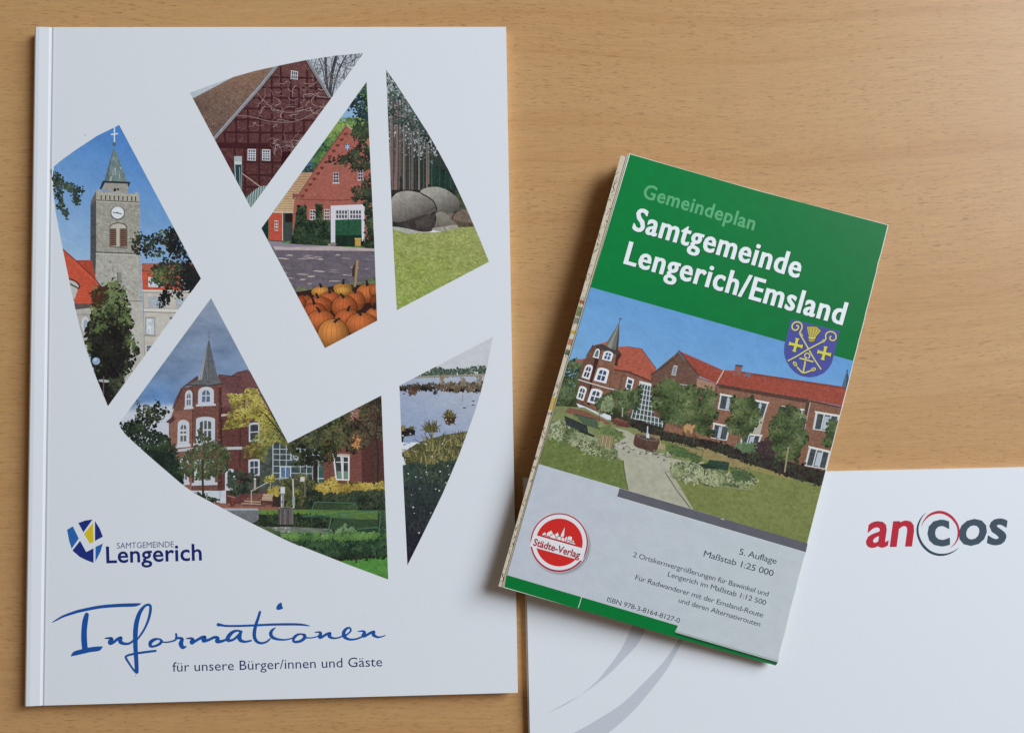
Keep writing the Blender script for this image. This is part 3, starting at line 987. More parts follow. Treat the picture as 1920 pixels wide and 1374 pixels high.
# ---- picture 3: red house and pumpkins
def pic_pumpkin():
    o = [(571, 25), (583, 340), (600, 800), (619, 1193), (362, 1328), (52, 747)]
    q = lambda p: (470 + p[0] / 2.592, 140 + p[1] / 2.592)
    a = Art([[q(p) for p in o]]).T(470, 140, 2.592)
    a.rect(0, 0, 674, 1374, (96, 140, 74), tex=(.3, 5, 5), cell=4)
    a.poly([(400, 150), (540, 100), (560, 240), (420, 240)], (146, 188, 228))
    a.leaves([(430, 200), (470, 215), (560, 205), (560, 260), (470, 250), (380, 330), (340, 400), (300, 400)], 260, 8, [(92, 128, 60), (122, 158, 66), (150, 182, 84), (84, 112, 62)])
    a.leaves([(240, 470), (300, 390), (380, 310), (400, 330), (300, 478)], 260, 8, [(38, 72, 72), (70, 112, 62), (110, 150, 66), (60, 100, 96)])
    a.leaves([(240, 480), (250, 440), (300, 420), (300, 478)], 60, 6, [(36, 60, 70), (40, 70, 84), (90, 140, 170)])
    dk = [(28, 42, 48), (38, 56, 58), (52, 76, 72), (66, 96, 86)]
    # house
    wall = [(468, 247), (522, 296), (600, 420), (606, 835), (204, 835), (205, 590), (222, 590), (302, 480)]
    a.poly(wall, (176, 97, 82), tex=(.14, 2.5, 2.0), cell=2.4)
    a.bricks(wall, 420, 5, 2.4, [(160, 84, 72), (186, 108, 92), (198, 122, 104), (150, 76, 66)])
    a.line([(468, 247), (302, 478), (222, 598)], 6, (142, 76, 66)); a.line([(466, 246), (496, 272)], 6, (206, 178, 150))
    for i in range(12):
        t = i / 11; x = 462 - 210 * t; y = 286 + 300 * t
        a.poly([(x - 12, y), (x + 8, y - 4), (x + 8, y + 8), (x - 4, y + 12)], (122, 58, 54))
    a.ell(470, 352, 15, 19, (150, 92, 82), 18); a.ell(470, 352, 12, 16, (86, 110, 160), 18); a.line([(470, 336), (470, 368)], 3, (200, 214, 232)); a.line([(459, 346), (481, 358)], 3, (200, 214, 232)); a.line([(459, 360), (481, 344)], 3, (200, 214, 232))
    for x0, y0, x1, y1 in ((401, 476, 428, 526), (521, 464, 546, 512)):
        a.window([(x0, y0), (x1, y0 - 1), (x1, y1), (x0, y1)], (206, 196, 200), (72, 66, 84), 2, 3, .07, .08, sill=(216, 206, 204))
    a.line([(235, 606), (400, 612), (590, 604)], 5, (138, 70, 62))
    # left outbuilding
    a.poly([(245, 478), (303, 476), (214, 606), (206, 672), (112, 668)], grad((202, 160, 118), (216, 182, 134), (260, 480), (150, 670)), tex=(.14, 4, 1.6), cell=2.4)
    for i in range(16):
        t = (i + .5) / 16
        a.line([(245 - 130 * t, 480 + 190 * t), (300 - 92 * t, 480 + 190 * t)], 2.2, (160, 122, 88))
    a.poly([(204, 580), (222, 570), (232, 590), (206, 604)], (150, 78, 70)); a.poly([(210, 570), (222, 566), (226, 578), (212, 582)], (196, 150, 140))
    a.line([(110, 668), (206, 672)], 6, (226, 212, 194)); a.rect(88, 672, 156, 808, (202, 78, 56), tex=(.1, 3, 3))
    a.window([(116, 708), (134, 710), (133, 760), (116, 758)], (216, 212, 206), (130, 84, 78), 2, 3, .1, .1)
    a.rect(156, 672, 204, 810, (64, 78, 76), tex=(.1, 3, 5)); a.rect(168, 676, 204, 718, (46, 34, 36)); a.line([(155, 674), (155, 810)], 4, (230, 200, 180))
    a.poly([(40, 747), (86, 690), (86, 800), (60, 790)], (26, 58, 56)); a.line([(88, 806), (160, 810)], 5, (110, 70, 64))
    # ivy, windows, gate
    iv = [(30, 42, 36), (44, 62, 44), (62, 84, 54), (80, 104, 68)]
    for x0, y0, x1, y1 in ((287, 657, 314, 704), (358, 654, 383, 702)):
        a.window([(x0, y0), (x1, y0), (x1, y1), (x0, y1)], (216, 206, 204), (84, 62, 66), 2, 3, .1, .1, sill=(200, 190, 190))
    ivy = [(228, 638), (270, 640), (272, 704), (316, 712), (315, 632), (347, 630), (350, 706), (390, 706), (390, 832), (190, 826), (206, 780)]
    a.poly(ivy, (48, 66, 48), tex=(.4, 3, 3)); a.leaves(ivy, 420, 6, iv, 8, edge=3)
    a.poly([(389, 637), (553, 631), (553, 828), (538, 828), (536, 656), (411, 660), (411, 818), (390, 818)], (222, 220, 230))
    a.poly([(411, 660), (538, 655), (540, 835), (411, 832)], (40, 92, 64), tex=(.1, 4, 4)); a.poly([(411, 780), (540, 780), (540, 836), (411, 834)], (34, 52, 44), tex=(.2, 4, 4))
    for k in range(4): a.line([(420 + 30 * k, 706), (420 + 30 * k, 790)], 2, (30, 74, 54))
    a.poly([(411, 657), (539, 654), (539, 702), (411, 706)], (214, 212, 218))
    for i in range(4):
        for j in range(2):
            for k0 in (416, 484):
                x = k0 + i * 14; y = 661 + j * 21
                a.rect(x, y, x + 10, y + 16, (86, 82, 92))
    a.line([(474, 657), (474, 832)], 3, (30, 70, 52)); a.rect(507, 796, 535, 834, (196, 158, 62), tex=(.15, 3, 3)); a.line([(505, 797), (537, 797)], 5, (214, 178, 80))
    a.leaves([(556, 620), (600, 600), (606, 845), (545, 845), (560, 760)], 150, 8, iv, 8); a.ell(404, 824, 12, 9, (140, 130, 128)); a.ell(384, 828, 8, 7, (160, 150, 146))
    # overhanging branches
    a.shade = False
    a.leaves([(560, 40), (590, 20), (590, 330), (570, 300), (500, 270), (520, 210), (470, 160)], 380, 8, dk, 8)
    a.leaves([(500, 255), (560, 240), (600, 300), (600, 460), (480, 462), (500, 440), (400, 430), (376, 412), (440, 395), (500, 370), (530, 330), (490, 290)], 520, 8, [(36, 40, 36), (48, 56, 44), (66, 80, 56), (86, 98, 66)], 8)
    a.leaves([(560, 500), (600, 480), (600, 610), (478, 612), (520, 580), (480, 558), (540, 540)], 190, 8, [(40, 44, 38), (58, 70, 50), (84, 94, 64)], 8)
    a.leaves([(560, 320), (582, 310), (584, 350), (565, 345)], 16, 5, [(196, 110, 90), (210, 130, 104)])
    # yard
    a.poly([(80, 806), (200, 826), (606, 848), (620, 1060), (170, 1060)], (112, 102, 114), tex=(.16, 10, 3), cell=3)
    a.poly([(90, 818), (200, 824), (606, 846), (606, 858), (120, 852)], (196, 178, 178), tex=(.12, 8, 2)); a.poly([(90, 808), (190, 822), (380, 836), (200, 838), (100, 834)], (150, 140, 158))
    for i in range(36):
        x, y = random.uniform(120, 600), random.choice([random.uniform(875, 900), random.uniform(935, 985), random.uniform(985, 1020)])
        a.ell(x, y, random.uniform(10, 34), random.uniform(1.5, 4), random.choice([(170, 154, 156), (196, 178, 172), (150, 136, 142)]), 10, random.uniform(-.05, .12))
    a.leaves([(205, 1040), (400, 1030), (560, 1000), (620, 975), (620, 1030), (300, 1060)], 160, 6, [(60, 70, 44), (96, 116, 56), (126, 152, 60), (70, 66, 50)], 8)
    a.poly([(200, 1060), (420, 1025), (640, 1020), (640, 1210), (362, 1345)], (62, 36, 34), tex=(.3, 4, 4))
    a.poly([(511, 902), (525, 900), (512, 1030), (499, 1032)], (172, 142, 100)); a.line([(511, 902), (500, 1030)], 4, (110, 86, 60)); a.poly([(494, 940), (508, 915), (504, 980), (492, 980)], (70, 56, 50))
    # pumpkins
    def pumpkin(x, y, rx, ry, c, st=None, dark=.62):
        cc = np.array(c, float)
        f = lambda X, Y: tuple(cc * (1.08 - (1 - dark) * min(1.15, math.hypot((X - x + .22 * rx) / rx, (Y - y + .3 * ry) / ry)) ** 1.6))
        a.ell(x, y, rx * 1.04, ry * 1.04, tuple(cc * .34), 26)
        a.ell(x, y, rx, ry, f, 26, cell=2.4)
        for k in (-.75, -.45, -.12, .22, .55, .82):
            pts = [(x + k * rx * math.cos(v), y - ry * .92 * math.sin(v)) for v in np.linspace(-1.3, 1.35, 9)]
            a.line(pts, 2.2, tuple(cc * .76))
        if st:
            a.line([(x + st[0] * .1, y - ry * .78, 15), (x + st[0] * .5, y - ry * .78 + st[1] * .6, 11), (x + st[0], y - ry * .78 + st[1], 9)], 9, (44, 44, 42), sm=4)
    for p in ((345, 1056, 50, 27, (226, 148, 40), (-10, -20)), (448, 1040, 46, 26, (222, 150, 40), (6, -26)), (450, 1052, 44, 26, (226, 158, 44), None), (568, 1064, 56, 46, (214, 112, 38), (-6, -30)), (606, 1050, 30, 34, (206, 104, 36), None),
              (262, 1098, 36, 28, (196, 92, 34), (0, -20)), (386, 1096, 52, 42, (206, 100, 36), (-8, -30)), (510, 1100, 46, 48, (206, 102, 36), (-10, -24)), (330, 1124, 68, 46, (206, 98, 36), (-14, -26)), (240, 1110, 30, 34, (190, 88, 32), None),
              (602, 1100, 22, 30, (150, 66, 30), None), (456, 1130, 62, 56, (206, 100, 36), (-22, -22)), (312, 1152, 56, 44, (198, 92, 34), (-18, -40)), (600, 1172, 42, 38, (210, 112, 44), (4, -34)), (470, 1190, 62, 52, (206, 100, 36), (14, -26)),
              (340, 1198, 70, 54, (212, 106, 36), (-22, -26)), (540, 1216, 78, 58, (216, 112, 38), (-22, -18)), (402, 1262, 76, 74, (228, 138, 44), (34, -20))):
        pumpkin(*p)
    a.build('cover_picture', BP, bro, label='shard picture of a red gabled house behind a heap of orange pumpkins')


# ---- picture 4: boulders at the forest edge
def pic_boulders():
    o = [(38, 58), (100, 145), (160, 238), (240, 360), (310, 480), (370, 592), (420, 698), (465, 795), (500, 876), (540, 968), (580, 1068), (90, 1325), (72, 880), (52, 500)]
    q = lambda p: (710 + p[0] / 2.804, 110 + p[1] / 2.804)
    a = Art([[q(p) for p in o]]).T(710, 110, 2.804)
    a.shade = False
    a.rect(0, 0, 645, 900, grad((120, 132, 134), (44, 54, 50), (100, 120), (200, 620)), tex=(.35, 5, 9), cell=3)
    a.leaves([(38, 60), (160, 240), (320, 480), (310, 520), (60, 520)], 220, 7, [(70, 88, 84), (176, 184, 186), (204, 208, 210), (90, 104, 98)], 10)
    a.leaves([(60, 430), (330, 520), (440, 720), (60, 720)], 420, 9, [(30, 44, 40), (42, 58, 52), (56, 66, 62), (38, 70, 58)], 8)
    a.leaves([(280, 560), (370, 590), (400, 680), (280, 680)], 160, 9, [(26, 58, 48), (36, 74, 60), (30, 50, 44)], 6)
    a.leaves([(70, 200), (160, 250), (320, 480), (300, 560), (70, 420)], 90, 5, [(150, 160, 162), (196, 202, 206), (214, 218, 222)], 8, asp=(.2, .4), ang=1.57)
    for x, y0, y1, w, c in ((75, 200, 720, 16, (124, 104, 98)), (100, 230, 720, 26, (134, 112, 106)), (118, 200, 620, 9, (110, 96, 92)), (134, 220, 700, 13, (150, 128, 116)), (64, 240, 640, 8, (150, 132, 124)), (163, 280, 690, 8, (128, 110, 104)), (178, 300, 700, 14, (124, 106, 104)),
                            (213, 330, 690, 9, (150, 136, 128)), (255, 380, 690, 10, (148, 126, 114)), (264, 400, 660, 4, (170, 150, 138)), (236, 360, 690, 5, (96, 92, 88)), (280, 440, 680, 5, (100, 94, 92)), (322, 500, 690, 5, (80, 84, 82)), (350, 560, 690, 4, (74, 80, 76)), (380, 600, 690, 5, (86, 82, 78)), (150, 260, 700, 5, (84, 80, 78)), (196, 330, 690, 5, (78, 78, 76))):
        p = [(x + random.uniform(-3, 3), y0, w * .6), (x, (y0 + y1) / 2, w * .85), (x - (6 if x == 100 else 0), y1, w * 1.1)]
        a.line(p, w, c, sm=4); a.line([(u + v * .22, y, v * .32) for u, y, v in p], 3, tuple(k * .66 for k in c), sm=4)
    a.leaves([(38, 60), (170, 240), (300, 440), (280, 480), (200, 380), (60, 330)], 230, 8, [(30, 46, 44), (44, 66, 60), (62, 84, 74), (86, 106, 96)], 10)
    a.rect(60, 690, 440, 760, (50, 48, 44), tex=(.4, 6, 4)); a.poly([(400, 690), (440, 700), (520, 880), (420, 880)], (74, 84, 60), tex=(.4, 4, 4))
    rk = (.16, 4, 4)
    a.poly(smooth([(300, 795), (385, 812), (420, 794), (478, 800), (500, 848), (512, 884), (420, 888), (340, 870)], 4, True), (124, 106, 92), tex=(.3, 4, 4))
    a.poly(smooth([(218, 698), (280, 675), (342, 684), (400, 720), (426, 756), (412, 792), (362, 818), (296, 806), (270, 750)], 4, True), grad((176, 172, 160), (84, 78, 74), (320, 684), (385, 826)), tex=rk, cell=2.2)
    a.poly(smooth([(288, 830), (318, 806), (352, 814), (384, 846), (392, 876), (330, 896), (290, 890)], 4, True), grad((150, 146, 132), (112, 106, 96), (330, 810), (330, 890)), tex=rk)
    a.poly(smooth([(70, 850), (120, 880), (190, 905), (250, 912), (288, 896), (300, 820), (220, 790), (100, 800)], 4, True), (70, 62, 60), tex=(.3, 4, 4))
    a.poly(smooth([(66, 760), (74, 728), (104, 704), (160, 696), (230, 712), (286, 748), (302, 786), (278, 812), (220, 826), (160, 846), (110, 864), (66, 852)], 4, True), grad((174, 167, 157), (88, 80, 76), (150, 700), (205, 862)), tex=rk, cell=2.2)
    a.line([(170, 842), (225, 824), (262, 800), (300, 780)], 5, (88, 76, 72), sm=4); a.line([(76, 858), (100, 866), (130, 860)], 6, (52, 40, 38), sm=3); a.line([(222, 708), (284, 746), (304, 790), (300, 812)], 7, (66, 60, 58), sm=4); a.line([(384, 846), (400, 812), (430, 796)], 6, (60, 52, 48), sm=3)
    a.poly([(190, 850), (270, 820), (280, 880), (200, 890)], (84, 74, 70), tex=(.2, 4, 4))
    a.poly(smooth([(280, 894), (340, 884), (404, 874), (430, 888), (420, 910), (330, 912)], 4, True), (172, 166, 152), tex=(.2, 3, 3)); a.line([(340, 886), (355, 902), (350, 912)], 4, (104, 96, 84))
    a.poly([(400, 850), (430, 860), (500, 862), (505, 885), (420, 888)], (96, 84, 68), tex=(.4, 3, 3))
    gp = [(72, 884), (130, 905), (230, 915), (330, 912), (430, 888), (520, 882), (600, 1068), (90, 1340)]
    a.poly(gp, grad((154, 160, 82), (146, 166, 58), (300, 900), (150, 1300)), tex=(.26, 5, 3), cell=2.4)
    a.leaves(gp, 1000, 9, [(108, 128, 44), (140, 160, 58), (166, 180, 84), (196, 200, 122), (124, 148, 44)], 10, asp=(.12, .3), ang=-.3)
    a.leaves(gp, 260, 11, [(206, 206, 140), (188, 196, 104), (176, 188, 70)], 8, asp=(.08, .2), ang=.6)
    a.poly(smooth([(74, 884), (130, 890), (212, 910), (160, 920), (74, 896)], 4, True), (182, 180, 168), tex=(.15, 3, 3))
    a.build('cover_picture', BP, bro, label='shard picture of grey boulders on a lawn before pine trunks')


# ---- picture 5: town hall with turret, hedge and benches
def pic_hall():
    t5 = lambda x, y: (200 + x / 3.4333, 540 + y / 3.4333)
    t6 = lambda x, y: (400 + x / 3.4353, 700 + y / 3.4353)
    V = (540.3, 830.5)
    mid = t6(560, 1113)
    A_ = [t5(672, 65), V, mid, t6(480, 1078), t6(380, 1030), t6(280, 980), t6(170, 926), t6(60, 868), t5(560, 1316), t5(470, 1252), t5(360, 1160), t5(250, 1060), t5(180, 1000), t5(120, 940), t5(75, 878)]
    B_ = [V, t6(1082, 142), t6(1127, 1332), t6(970, 1270), t6(820, 1212), t6(680, 1160), mid]
    a = Art([A_, B_]).T(200, 540, 3.4333)
    def sky(x, y):
        n = float(fbm(np.array(x / 150.), np.array(y / 70.)))
        t = min(1, max(0, (y - 80) / 700))
        c = np.array([142, 158, 180]) * (1 - t) + np.array([112, 146, 192]) * t
        d = math.exp(-((y - 330) / 150) ** 2)
        c = c * (1 - .2 * d) + np.array([96, 116, 152]) * .2 * d
        g = max(0, min(1, 1 - abs(x - 330) / 170)) * max(0, min(1, (y - 560) / 120))
        c = c * (1 - .8 * g) + np.array([104, 156, 218]) * .8 * g
        w = max(0, min(1, (y - 735 + (x - 300) * -.1) / 50 + n)) if x < 460 else 0
        c = c + 26 * n
        return tuple(c * (1 - w) + np.array([206, 212, 224]) * w)
    a.rect(50, 40, 1040, 1374, sky, cell=5)
    a.poly([(430, 1000), (900, 800), (1040, 640), (2000, 300), (2000, 2000), (60, 2000), (60, 1100)], (56, 62, 46), tex=(.4, 5, 5), cell=4)
    # roof
    a.poly([(720, 556), (800, 566), (840, 540), (905, 526), (935, 545), (1000, 690), (1040, 770), (740, 768), (700, 640)], (120, 78, 78), tex=(.16, 3, 2), cell=2.2)
    for i in range(26): a.line([(724 + i * 1, 566 + i * 8), (862 + i * 5, 578 + i * 8)], 2, (92, 58, 60))
    a.line([(864, 572), (836, 650), (800, 760)], 4, (86, 56, 58)); a.line([(720, 556), (862, 572)], 4, (78, 54, 58)); a.line([(800, 566), (905, 527)], 4, (90, 62, 66))
    a.poly([(420, 782), (440, 720), (478, 645), (585, 562), (600, 600), (520, 628), (486, 650), (440, 766)], (104, 74, 72), tex=(.2, 3, 3))
    # walls
    br = [(142, 92, 80), (112, 68, 60), (158, 108, 94), (124, 78, 70)]
    a.poly([(735, 768), (1060, 768), (1060, 1400), (720, 1400)], (106, 64, 60), tex=(.2, 2.4, 1.8), cell=2.4)
    a.poly([(486, 645), (556, 628), (745, 622), (738, 770), (735, 1320), (560, 1330), (400, 1100), (400, 870), (432, 782)], (124, 80, 70), tex=(.2, 2.4, 1.8), cell=2.2)
    a.poly([(432, 790), (550, 780), (548, 1320), (400, 1200), (402, 870)], (150, 102, 86), tex=(.2, 2.4, 1.8), cell=2.4)
    a.poly([(722, 640), (748, 640), (738, 1310), (716, 1310)], (84, 52, 50), tex=(.15, 3, 3))
    a.bricks([(440, 800), (735, 640), (735, 1300), (560, 1300), (410, 1000)], 520, 6, 2.6, br)
    a.bricks([(745, 780), (1020, 780), (1020, 1300), (740, 1300)], 380, 6, 2.6, [(96, 58, 56), (118, 74, 68), (88, 50, 50), (132, 86, 80)])
    a.poly([(380, 862), (430, 820), (440, 850), (410, 872)], (96, 62, 62))
    a.line([(432, 782), (440, 760), (486, 650)], 5, (78, 60, 60)); a.line([(555, 630), (552, 1300)], 4, (92, 58, 54)); a.line([(740, 640), (736, 1300)], 5, (70, 44, 44)); a.line([(860, 880), (858, 1150)], 6, (66, 44, 46))
    a.poly([(738, 812), (800, 806), (800, 820), (738, 826)], (200, 190, 186))
    a.poly([(740, 640), (780, 650), (800, 700), (800, 768), (740, 764)], (128, 84, 82), tex=(.15, 3, 2))
    # spire
    a.poly([(512, 622), (560, 606), (592, 590), (720, 578), (730, 600), (752, 614), (650, 624), (560, 630)], (104, 110, 112), tex=(.2, 4, 3))
    a.poly([(658, 325), (716, 580), (588, 592)], (108, 112, 118), tex=(.14, 2, 8))
    a.poly([(655, 345), (612, 588), (588, 592)], (168, 172, 178)); a.line([(655, 345), (600, 590)], 3, (120, 124, 130)); a.line([(658, 340), (656, 588)], 3, (88, 92, 98)); a.line([(659, 340), (690, 585)], 3, (92, 96, 102))
    a.line([(512, 624), (650, 628), (752, 616)], 6, (62, 60, 62)); a.line([(658, 276), (658, 328)], 3.5, (112, 118, 128)); a.line([(644, 296), (672, 290)], 3.5, (116, 122, 132)); a.ell(658, 314, 5, 5, (100, 106, 114), 10); a.ell(664, 284, 7, 4, (126, 132, 142), 8)
    # white windows
    wf = (204, 210, 220)
    a.window([(505, 658), (553, 655), (552, 768), (503, 772)], wf, (104, 116, 136), 2, 2, .24, .08, .28, sill=(206, 210, 218))
    a.window([(590, 636), (690, 634), (690, 748), (587, 752)], wf, (96, 116, 146), 2, 2, .25, .06, .28, sill=wf)
    a.window([(458, 846), (532, 848), (531, 1008), (455, 1014)], wf, (110, 104, 100), 2, 3, .25, .08, .18, sill=(212, 216, 222))
    a.window([(576, 828), (698, 828), (697, 996), (573, 1000)], wf, (84, 92, 92), 3, 2, .2, .06, .1, sill=wf)
    a.window([(474, 1090), (530, 1090), (528, 1252), (474, 1256)], wf, (120, 116, 112), 2, 2, .2, .08, .08, sill=wf)
    a.window([(565, 1100), (698, 1100), (697, 1254), (563, 1258)], wf, (112, 112, 108), 2, 2, .2, .06, .08, sill=wf)
    a.window([(762, 1164), (830, 1162), (828, 1302), (762, 1302)], wf, (92, 96, 100), 1, 1, .22, .06, .2)
    a.window([(915, 868), (985, 862), (984, 984), (915, 990)], wf, (66, 70, 78), 1, 2, .14, .05, .06)
    a.window([(912, 1102), (986, 1098), (985, 1206), (914, 1212)], wf, (70, 74, 82), 2, 2, .16, .06, .06)
    a.poly([(450, 1038), (550, 1026), (872, 1020), (872, 1038), (550, 1046), (450, 1056)], (196, 198, 200)); a.line([(450, 1056), (550, 1048), (872, 1040)], 4, (96, 66, 62))
    a.poly([(540, 1302), (730, 1304), (768, 1300), (768, 1400), (540, 1400)], (206, 212, 222), tex=(.06, 5, 5)); a.line([(730, 1304), (730, 1400)], 4, (150, 158, 170))
    # left trees
    g = [(34, 40, 34), (50, 60, 44), (70, 82, 54), (96, 108, 70)]
    a.leaves([(195, 730), (240, 740), (300, 770), (330, 712), (345, 760), (402, 800), (360, 830), (330, 880), (260, 930), (120, 900), (140, 850), (190, 850)], 250, 9, g, 8)
    a.leaves([(80, 870), (200, 880), (330, 930), (410, 960), (450, 1050), (490, 1250), (470, 1260), (250, 1070), (120, 950)], 760, 10, [(30, 40, 34), (42, 56, 46), (56, 72, 52), (72, 88, 62)], 8)
    a.leaves([(250, 1040), (420, 1080), (490, 1200), (480, 1262), (330, 1150)], 260, 11, [(28, 40, 36), (38, 54, 46), (48, 66, 54)], 6)
    # middle tree
    t = [(66, 76, 50), (86, 98, 62), (104, 116, 76), (74, 66, 54), (122, 130, 92)]
    a.leaves([(600, 900), (640, 960), (740, 1000), (796, 1080), (770, 1180), (690, 1220), (560, 1230), (470, 1190), (480, 1090), (560, 1020), (590, 960)], 520, 10, t, 10)
    a.line([(618, 1100), (618, 1220), (622, 1340)], 14, (74, 60, 50), sm=3)
    a.leaves([(560, 1310), (640, 1330), (720, 1360), (700, 1400), (600, 1390)], 60, 10, g)
    a.leaves([(780, 1190), (840, 1180), (960, 1200), (1010, 1240), (960, 1320), (800, 1330)], 260, 10, [(40, 48, 42), (54, 66, 54), (72, 84, 66), (88, 96, 76)], 8)
    # ---- right half, measured on its own close-up
    a.T(400, 700, 3.4353)
    a.poly([(300, 380), (740, 300), (730, 760), (300, 760)], (78, 88, 80), tex=(.4, 5, 5))
    a.rect(380, 455, 640, 690, (72, 84, 84), tex=(.35, 4, 4))
    for x in (384, 428, 470, 560, 600, 640, 680): a.line([(x, 455), (x, 690)], 6 if x in (384, 640) else 4, (196, 206, 214))
    for y in (486, 520, 556, 596, 640, 676): a.line([(382, y), (720, y + 6)], 4.5, (190, 200, 206))
    a.rect(432, 600, 500, 672, (96, 130, 170)); a.window([(430, 598), (502, 600), (500, 674), (430, 672)], (214, 222, 230), (92, 124, 160), 2, 1, .08)
    a.rect(494, 480, 560, 560, (176, 190, 208))
    a.rect(640, 600, 720, 700, (64, 96, 88)); a.line([(640, 676), (720, 676)], 6, (206, 216, 220)); a.line([(676, 600), (676, 700)], 5, (200, 210, 216))
    a.poly([(712, 400), (960, 240), (962, 702), (712, 702)], (132, 80, 70), tex=(.18, 2.6, 1.6), cell=2.2)
    a.poly([(945, 200), (1130, 120), (1130, 720), (958, 702)], (96, 58, 54), tex=(.2, 2.6, 1.8), cell=2.4)
    for y in range(420, 700, 11): a.line([(712, y), (958, y + 4)], 2, (104, 60, 54)); a.line([(958, y + 4), (1120, y + 2)], 2, (74, 44, 44))
    a.bricks([(715, 430), (955, 430), (955, 698), (715, 690)], 200, 7, 2.6, [(150, 94, 82), (118, 70, 62), (162, 106, 92)])
    a.window([(768, 520), (878, 528), (877, 690), (788, 686)], (226, 230, 232), (66, 72, 70), 2, 1, .1, .08); a.poly([(797, 628), (868, 630), (868, 676), (798, 674)], (120, 148, 128), z=a.layer - .5); a.line([(835, 540), (835, 684)], 7, (226, 230, 232)); a.line([(790, 570), (874, 572)], 5, (226, 230, 232))
    a.poly([(760, 512), (880, 520), (880, 534), (765, 528)], (190, 176, 160))
    # upper right foliage
    ol = [(40, 44, 34), (60, 66, 42), (84, 90, 54), (112, 112, 68), (70, 80, 48)]
    a.leaves([(470, 440), (620, 360), (820, 270), (900, 340), (880, 430), (830, 470), (750, 590), (700, 560), (620, 600), (530, 590), (500, 520)], 680, 10, ol, 10)
    a.leaves([(820, 270), (940, 200), (1090, 130), (1100, 420), (1040, 400), (980, 470), (900, 520), (850, 480)], 560, 10, [(44, 42, 36), (60, 60, 44), (82, 78, 56), (108, 92, 66), (74, 80, 56)], 10)
    a.leaves([(900, 410), (938, 410), (940, 470), (900, 480)], 26, 9, [(206, 130, 60), (222, 150, 76), (190, 110, 60)])
    a.leaves([(880, 235), (930, 225), (940, 300), (890, 300)], 30, 8, [(150, 90, 76), (180, 150, 130), (120, 80, 66)])
    a.line([(1030, 420), (1046, 560), (1042, 780)], 30, (82, 62, 56), sm=4); a.line([(1052, 420), (1062, 560), (1054, 780)], 8, (56, 46, 44), sm=4); a.line([(656, 560), (656, 780)], 26, (52, 44, 38), sm=2); a.line([(646, 560), (646, 780)], 6, (84, 74, 62), sm=2)
    a.line([(1030, 430), (960, 330), (900, 280)], 8, (64, 52, 46), sm=3); a.line([(1040, 430), (1060, 300), (1085, 200)], 9, (60, 50, 46), sm=3)
    # yellow tree
    ye = [(104, 104, 42), (146, 140, 46), (176, 166, 54), (200, 190, 72), (216, 206, 96)]
    a.leaves([(90, 130), (200, 130), (210, 90), (280, 100), (390, 300), (420, 350), (330, 330), (240, 300), (230, 340), (60, 362), (90, 290), (80, 260), (120, 230)], 700, 9, ye, 10, asp=(.3, .7), ang=.2)
    a.leaves([(280, 280), (400, 300), (480, 440), (470, 470), (400, 440), (360, 480), (320, 590), (300, 540), (200, 540), (190, 480), (260, 420), (300, 360)], 460, 9, [(86, 92, 40), (128, 128, 46), (160, 154, 56), (186, 178, 72)], 10, asp=(.3, .7), ang=.2)
    a.line([(480, 440), (400, 340), (330, 260)], 7, (60, 54, 40), sm=3)
    a.leaves([(320, 690), (380, 650), (400, 690), (350, 710)], 40, 8, ye)
    # shrubs
    a.leaves([(440, 690), (560, 650), (660, 700), (660, 850), (450, 850)], 420, 10, [(52, 58, 40), (84, 88, 52), (120, 118, 60), (154, 142, 66)], 10)
    a.leaves([(360, 740), (420, 730), (420, 790), (360, 780)], 50, 8, [(180, 160, 50), (206, 180, 60), (140, 130, 50)])
    a.poly([(620, 750), (1120, 740), (1120, 890), (560, 870)], (52, 60, 46), tex=(.4, 4, 4))
    a.leaves([(610, 760), (860, 740), (1110, 740), (1110, 880), (640, 870)], 520, 10, [(34, 44, 36), (48, 60, 46), (64, 78, 56), (82, 92, 66)], 8)
    a.leaves([(660, 730), (740, 690), (770, 660), (800, 715), (940, 705), (1000, 715), (1100, 700), (1100, 740), (960, 745), (840, 760), (680, 760)], 330, 9, [(150, 124, 40), (184, 156, 50), (212, 186, 70), (120, 110, 48)], 10)
    # steps, path, bits and pieces
    a.poly([(0, 832), (430, 850), (440, 880), (0, 890)], (152, 98, 82), tex=(.15, 6, 3))
    a.poly([(178, 838), (235, 775), (335, 770), (335, 858), (190, 850)], (112, 76, 66), tex=(.2, 4, 3))
    for k in range(5): a.poly([(182 + 18 * k, 832 - 15 * k), (312 + 6 * k, 838 - 15 * k), (312 + 6 * k, 846 - 15 * k), (180 + 18 * k, 840 - 15 * k)], (190, 152, 130) if k < 2 else (140, 92, 78))
    a.line([(245, 842), (245, 756), (352, 700)], 6, (190, 186, 180)); a.line([(367, 690), (367, 750)], 5, (170, 166, 160)); a.line([(268, 690), (268, 750)], 14, (176, 174, 168)); a.ell(268, 680, 8, 7, (222, 222, 216), 10)
    a.poly([(322, 775), (386, 777), (382, 822), (310, 818)], (196, 168, 140)); a.line([(318, 790), (384, 794)], 3, (150, 122, 100)); a.line([(316, 806), (384, 810)], 3, (150, 122, 100)); a.poly([(306, 816), (384, 820), (384, 860), (376, 858), (372, 830), (318, 828), (316, 852), (308, 850)], (92, 66, 58))
    a.poly([(380, 795), (450, 800), (450, 860), (384, 858)], (70, 52, 46), tex=(.2, 4, 4))
    a.poly([(108, 800), (128, 780), (150, 800), (148, 830), (130, 856), (106, 840)], (120, 62, 54), tex=(.4, 3, 3)); a.line([(90, 786), (145, 800)], 4, (170, 150, 140)); a.line([(112, 820), (118, 858)], 5, (60, 40, 38))
    a.poly([(290, 876), (640, 876), (1118, 884), (1118, 940), (300, 930)], (100, 136, 52), tex=(.2, 6, 3), cell=3)
